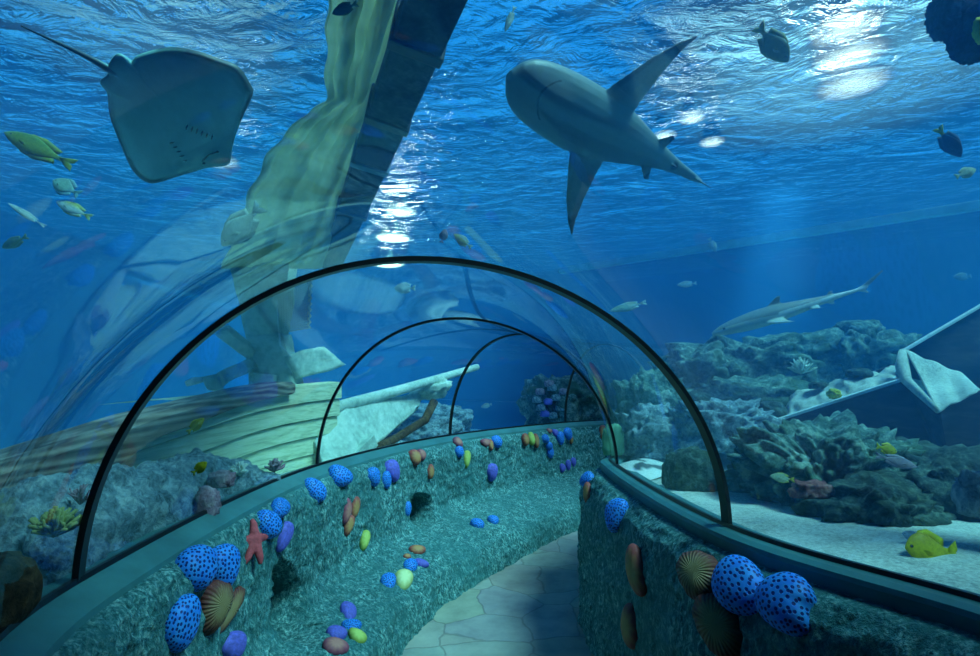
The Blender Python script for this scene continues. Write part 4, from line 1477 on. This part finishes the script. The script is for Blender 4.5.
S = [
 ('blue', 195, 569, 34, 44, 25, 'blue dotted sponge left of the pair above the brown ribbed shells, near left wall'),
 ('blue', 221, 567, 29, 43, 12, 'blue dotted sponge right of the pair above the brown ribbed shells, near left wall'),
 ('blue', 180, 623, 27, 54, 3, 'tall blue dotted sponge lowest of the near left wall'),
 ('brown', 211, 606, 29, 48, -6, 'broad brown ribbed shell under the blue pair on the near left wall'),
 ('brown', 227, 611, 17, 48, -18, 'narrow brown ribbed shell tucked beside the broad one on the left wall'),
 ('purple', 231, 646, 24, 26, 20, 'purple-blue sponge at the bottom edge left of the big hole'),
 ('blue', 267, 525, 29, 22, -25, 'blue dotted sponge just right of the red starfish'),
 ('purple', 283, 536, 15, 28, -15, 'curved purple sponge behind the blue one near the starfish'),
 ('blue', 279, 509, 20, 17, -20, 'small blue dotted sponge above the one by the starfish'),
 ('blue', 314, 491, 27, 16, -22, 'blue dotted sponge under the left ledge, left of a wide pair'),
 ('blue', 339, 477, 26, 17, -10, 'blue dotted sponge close under the left ledge, right of a wide pair'),
 ('blue', 372, 477, 12, 19, 20, 'slim blue dotted sponge left of the purple-and-blue couple'),
 ('purple', 391, 471, 15, 22, 22, 'purple sponge leaning over a slim blue one'),
 ('blue', 386, 480, 9, 18, 4, 'slim blue dotted sponge under the leaning purple one'),
 ('pink', 346, 511, 8, 25, -8, 'slim pink shell, left of the upright trio on the left wall'),
 ('orange', 354, 508, 9, 22, -12, 'slim orange shell, right of the upright trio on the left wall'),
 ('orange', 348, 525, 10, 20, -14, 'tan orange shell lowest of the upright trio on the left wall'),
 ('lime', 364, 540, 10, 19, -10, 'lime shell alone below the upright orange trio'),
 ('blue', 407, 509, 7, 15, 0, 'small blue dotted sponge at the left rim of the dark hole'),
 ('orange', 417, 551, 16, 10, 20, 'tan shell below the dark hole in the left wall'),
 ('orange', 407, 557, 8, 5, 10, 'tiny orange shell left of the tan one under the dark hole'),
 ('blue', 410, 567, 14, 14, -10, 'round blue dotted sponge beside a purple one on the bench'),
 ('purple', 421, 564, 15, 8, -8, 'flat purple sponge on the bench under the tan shell'),
 ('blue', 388, 583, 16, 16, 0, 'round blue dotted sponge touching the cream shell on the bench'),
 ('cream', 403, 581, 19, 19, -10, 'pale cream shell on the rock bench'),
 ('purple', 348, 613, 15, 20, 20, 'upright purple sponge above the bottom cluster on the bench'),
 ('blue', 351, 627, 20, 11, 5, 'flat blue dotted sponge amid the bottom cluster'),
 ('purple', 336, 635, 20, 14, 10, 'rounded purple sponge on the left of the bottom cluster'),
 ('lime', 357, 637, 21, 11, -15, 'lime shell in the bottom cluster near the path'),
 ('pink', 335, 648, 26, 15, 8, 'pink-orange shell lowest of the bottom cluster'),
 ('orange', 414, 458, 12, 16, 30, 'tan orange shell, left of a couple under the ledge past the second arch'),
 ('pink', 421, 455, 8, 12, 25, 'pink shell, right of a couple under the ledge past the second arch'),
 ('orange', 430, 472, 7, 15, 0, 'single orange shell below the tan and pink couple'),
 ('pink', 457, 443, 12, 8, -25, 'pink shell on top of a blue and lime stack'),
 ('blue', 459, 452, 8, 12, 10, 'small blue dotted sponge between pink and lime shells'),
 ('lime', 466, 459, 8, 17, -8, 'lime shell lowest of the pink, blue and lime stack'),
 ('purple', 491, 472, 12, 17, -5, 'lone purple oval sponge in the middle of the far wall'),
 ('blue', 477, 525, 14, 9, -20, 'smooth blue sponge on the bench edge, left one of two'),
 ('blue', 493, 521, 12, 8, -8, 'smooth blue sponge on the bench edge, right one of two'),
 ('pink', 485, 443, 9, 9, 20, 'pink shell leftmost of the row under the third arch'),
 ('orange', 490, 445, 6, 11, 15, 'tan shell between the pink and the blue under the third arch'),
 ('blue', 496, 442, 10, 13, 15, 'blue dotted sponge beside the tan shell under the third arch'),
 ('orange', 525, 440, 7, 13, 10, 'brown-orange shell left of the lime shell on the far wall'),
 ('lime', 531, 439, 7, 14, 12, 'lime shell between two orange shells on the far wall'),
 ('orange', 536, 441, 6, 14, 8, 'narrow orange shell right of the lime shell on the far wall'),
 ('blue', 545, 439, 8, 9, 30, 'blue sponge highest of the far curved trio'),
 ('blue', 549, 446, 7, 8, 10, 'blue sponge in the middle of the far curved trio'),
 ('blue', 550, 453, 7, 11, 0, 'blue sponge lowest of the far curved trio'),
 ('pink', 549, 431, 6, 5, 0, 'tiny pink shell at the left end of the far upper row'),
 ('purple', 555, 433, 6, 8, 20, 'tiny purple sponge in the far upper row'),
 ('blue', 560, 438, 8, 13, 5, 'blue sponge hanging in the middle of the far upper row'),
 ('blue', 567, 434, 9, 12, 30, 'blue sponge near the right end of the far upper row'),
 ('orange', 571, 440, 4, 8, 0, 'tiny orange shell at the right end of the far upper row'),
 ('purple', 562, 468, 6, 9, -10, 'dark purple sponge, left of three in a slanting row'),
 ('purple', 568, 465, 6, 10, -5, 'dark purple sponge in the middle of the slanting row'),
 ('purple', 573, 462, 6, 9, -5, 'dark purple sponge, right of three in a slanting row'),
 ('orange', 602, 432, 7, 14, -10, 'orange shell on the far wall beside the second arch foot'),
 ('blue', 588, 480, 17, 12, 30, 'blue dotted sponge at the corner of the right wall'),
 ('orange', 588, 493, 8, 20, -5, 'brown-orange shell hanging under the blue sponge at the wall corner'),
 ('blue', 617, 515, 19, 33, -25, 'oblong blue dotted sponge under the right ledge'),
 ('orange', 638, 571, 17, 50, 10, 'long brown-orange shell, upper one on the right wall face'),
 ('orange', 632, 627, 15, 42, -3, 'long brown-orange shell, lower one on the right wall face'),
 ('brown', 701, 577, 43, 46, 0, 'brown ribbed shell left of the two big blue sponges'),
 ('brown', 722, 626, 48, 60, 10, 'large brown ribbed shell below the big blue sponges'),
 ('blue', 741, 587, 50, 56, 10, 'big round blue dotted sponge between a ribbed shell and its twin'),
 ('blue', 788, 605, 54, 56, -18, 'big heart-shaped blue dotted sponge rightmost on the right wall'),
]
for row in S:
    kind, px, py, w, h, ang, lb = row
    big = w > 40
    stick(kind, px, py, w, h, ang, lb, var=9 if 'heart' in lb else None, lift=.55 if big else .6)

def starfish(px, py, r_px, label):
    hit = cast(WALLS, px, py)
    p, n = hit[0], hit[1]
    view = -ray(px, py).normalized()
    if n.dot(view) < 0: n = -n
    N = (n + view * .8).normalized()
    t1 = (CR - N * CR.dot(N)).normalized()
    t2 = N.cross(t1)
    R = r_px * (p - EYE).dot(CF) / FPX
    parts = []
    for ang, ln in ((118, .95), (205, 1.0), (262, 1.15), (300, 1.1), (30, .55)):
        a = math.radians(ang)
        d = V((math.cos(a), math.sin(a), 0))
        pts = [V((0, 0, .06 * R)), d * ln * R * .4 + V((0, 0, .05 * R)), d * ln * R * .75 + V((0.05 * R, 0, .03 * R)), d * ln * R + V((.04 * R, 0, -.04 * R))]
        parts.append(tube(pts, [.26 * R, .20 * R, .16 * R, .09 * R], 12))
    v, f = join(parts)
    me = fuse('starfish', v, f, R * .05)
    o = link('starfish', me, 'red')
    M = Matrix((t1, t2, N)).transposed().to_4x4()
    M.translation = p + N * .012
    o.matrix_world = M
    tag(o, label, 'starfish')
starfish(254, 540, 22, 'red starfish clinging to the left rock wall below the ledge')

for o in bpy.data.objects:
    base = o.name.split('.')[0]
    PL = {'rubbing_strake': 'brown grained timber along the top of the hull', 'rim': 'pale edge along the front board', 'net_edge': 'ragged white edge', 'tip': 'white broken tip',
          'edge_strip': 'thin white strip', 'cloth_lining': 'pale cloth draped in the gap', 'sand_fill': 'pale sand', 'lid_edge': 'pale edge of the raised lid', 'bow_brace': 'curved brown timber', 'eye': 'dark eye'}
    if o.parent and base in PL:
        o['label'] = PL[base]

# ------------------------------------------------------------------ light
def lens_mat(color, strength, r):
    # soft glow painted into the lens: emission fades to clear towards the rim
    m, nt, out = new_mat('lamp_lens')
    tc = nd(nt, 'ShaderNodeTexCoord')
    ln = nd(nt, 'ShaderNodeVectorMath', operation='LENGTH')
    nt.links.new(tc.outputs['Object'], ln.inputs[0])
    k = math_n(nt, 'DIVIDE', ln.outputs['Value'], r)
    k = math_n(nt, 'MAXIMUM', math_n(nt, 'SUBTRACT', 1.0, math_n(nt, 'MULTIPLY', k, k)), 0.0)
    k = math_n(nt, 'MULTIPLY', math_n(nt, 'MULTIPLY', k, k), strength)
    e = nd(nt, 'ShaderNodeEmission')
    e.inputs['Color'].default_value = (*color, 1)
    nt.links.new(k, e.inputs['Strength'])
    tr = nd(nt, 'ShaderNodeBsdfTransparent')
    mx = nd(nt, 'ShaderNodeMixShader')
    nt.links.new(math_n(nt, 'MINIMUM', math_n(nt, 'DIVIDE', k, strength * .25), 1.0), mx.inputs[0])
    nt.links.new(tr.outputs[0], mx.inputs[1]); nt.links.new(e.outputs[0], mx.inputs[2])
    nt.links.new(mx.outputs[0], out.inputs['Surface'])
    return m
def lamp(px, py, z, r, strength, label, color=(1.0, .97, .9), shade=True):
    d = ray(px, py)
    p = EYE + d * ((z - EYE.z) / d.z)
    e = empty('hall_lamp', p)
    tag(e, label, 'lamp', 'lamps hanging over the water')
    bm = bmesh.new()
    bmesh.ops.create_cone(bm, cap_ends=True, segments=32, radius1=r, radius2=r, depth=.03)
    me = bpy.data.meshes.new('lens'); bm.to_mesh(me); bm.free()
    m = lens_mat(color, strength, r)
    link('lamp_lens', me, m, e, False)
    if not shade:
        return p
    bm = bmesh.new()
    bmesh.ops.create_cone(bm, cap_ends=True, segments=32, radius1=r * .7, radius2=r * .4, depth=.35)
    me = bpy.data.meshes.new('shade'); bm.to_mesh(me); bm.free()
    s = link('lamp_housing', me, 'black', e, False)
    s.location = (0, 0, .20)
    return p
lamp(853, 84, 6.4, .60, 9, 'lowest of three big soft lamps stacked to stretch the glow at the upper right')  # one lamp repeated upright, extra copies added to stretch its rippled glow
lamp(849, 56, 6.4, .55, 9, 'middle of three big soft lamps stacked to stretch the glow at the upper right')
lamp(845, 30, 6.4, .50, 9, 'topmost of three big soft lamps stacked to stretch the glow at the upper right')
lamp(664, 136, 6.2, .26, 12, 'left one of three small lamps glinting through the ripples behind the shark')
lamp(692, 118, 6.2, .26, 12, 'topmost of three small lamps glinting through the ripples behind the shark')
lamp(712, 142, 6.2, .26, 12, 'right one of three small lamps glinting through the ripples behind the shark')
lamp(387, 264, 5.4, .60, 110, 'farthest of the lamps lined up to lengthen the glitter beside the dark spar')  # one lamp repeated in a row, copies added to lengthen its glitter
lamp(393, 238, 5.4, .50, 80, 'middle one of the lamps lined up to lengthen the glitter beside the dark spar')
lamp(401, 212, 5.4, .38, 50, 'nearest of the lamps lined up to lengthen the glitter beside the dark spar')
lamp(215, 160, 6.6, .55, 10, 'lamp shining through the ripples behind the stingray')
lamp(850, 70, 8.5, 5.0, 2.4, 'broad glow disc added above the big round lamp to lighten the water', (.45, .85, 1.0), False)  # added glowing disc that brightens the water around the big lamp
lamp(150, 40, 8.5, 3.6, 1.0, 'broad glow disc added above the stingray to whiten the ripples', (.45, .85, 1.0), False)  # dimmer added disc that whitens the ripples at the upper left

sun = bpy.data.lights.new('daylight', 'SUN')
sun.energy = 30.0
sun.angle = 0.35
sun.color = (0.42, 0.88, 0.92)
so = bpy.data.objects.new('daylight', sun)
so.rotation_euler = (math.radians(12), math.radians(30), 0)
COL.objects.link(so)

beam = bpy.data.lights.new('light_shaft', 'SPOT')
beam.energy = 60000
beam.color = (.5, .9, 1.0)
beam.spot_size = math.radians(17)
beam.spot_blend = .9
beam.shadow_soft_size = .15
bo = bpy.data.objects.new('light_shaft', beam)
bo.location = (4.35, 7.3, 7.4)
bo.rotation_euler = (V((3.4, 7.0, 1.0)) - V(bo.location)).to_track_quat('-Z', 'Y').to_euler()
COL.objects.link(bo)

w = bpy.data.worlds.new('hall')
scene.world = w
w.use_nodes = True
nt = w.node_tree
nt.nodes.clear()
bg = nt.nodes.new('ShaderNodeBackground')
bg.inputs['Color'].default_value = (0.012, 0.27, 0.80, 1)
bg.inputs['Strength'].default_value = 1.35
wo = nt.nodes.new('ShaderNodeOutputWorld')
nt.links.new(bg.outputs[0], wo.inputs['Surface'])

# ------------------------------------------------------------------ render settings left to the scene
cy = scene.cycles
cy.use_denoising = True
cy.max_bounces = 8
cy.diffuse_bounces = 3
cy.glossy_bounces = 3
cy.transmission_bounces = 6
cy.volume_bounces = 2
cy.transparent_max_bounces = 40
cy.caustics_reflective = False
cy.caustics_refractive = False
cy.sample_clamp_indirect = 4.0
vs_ = scene.view_settings
vs_.view_transform = 'Standard'
vs_.look = 'None'
vs_.gamma = 1.0
vs_.use_curve_mapping = False
vs_.exposure = 0.2
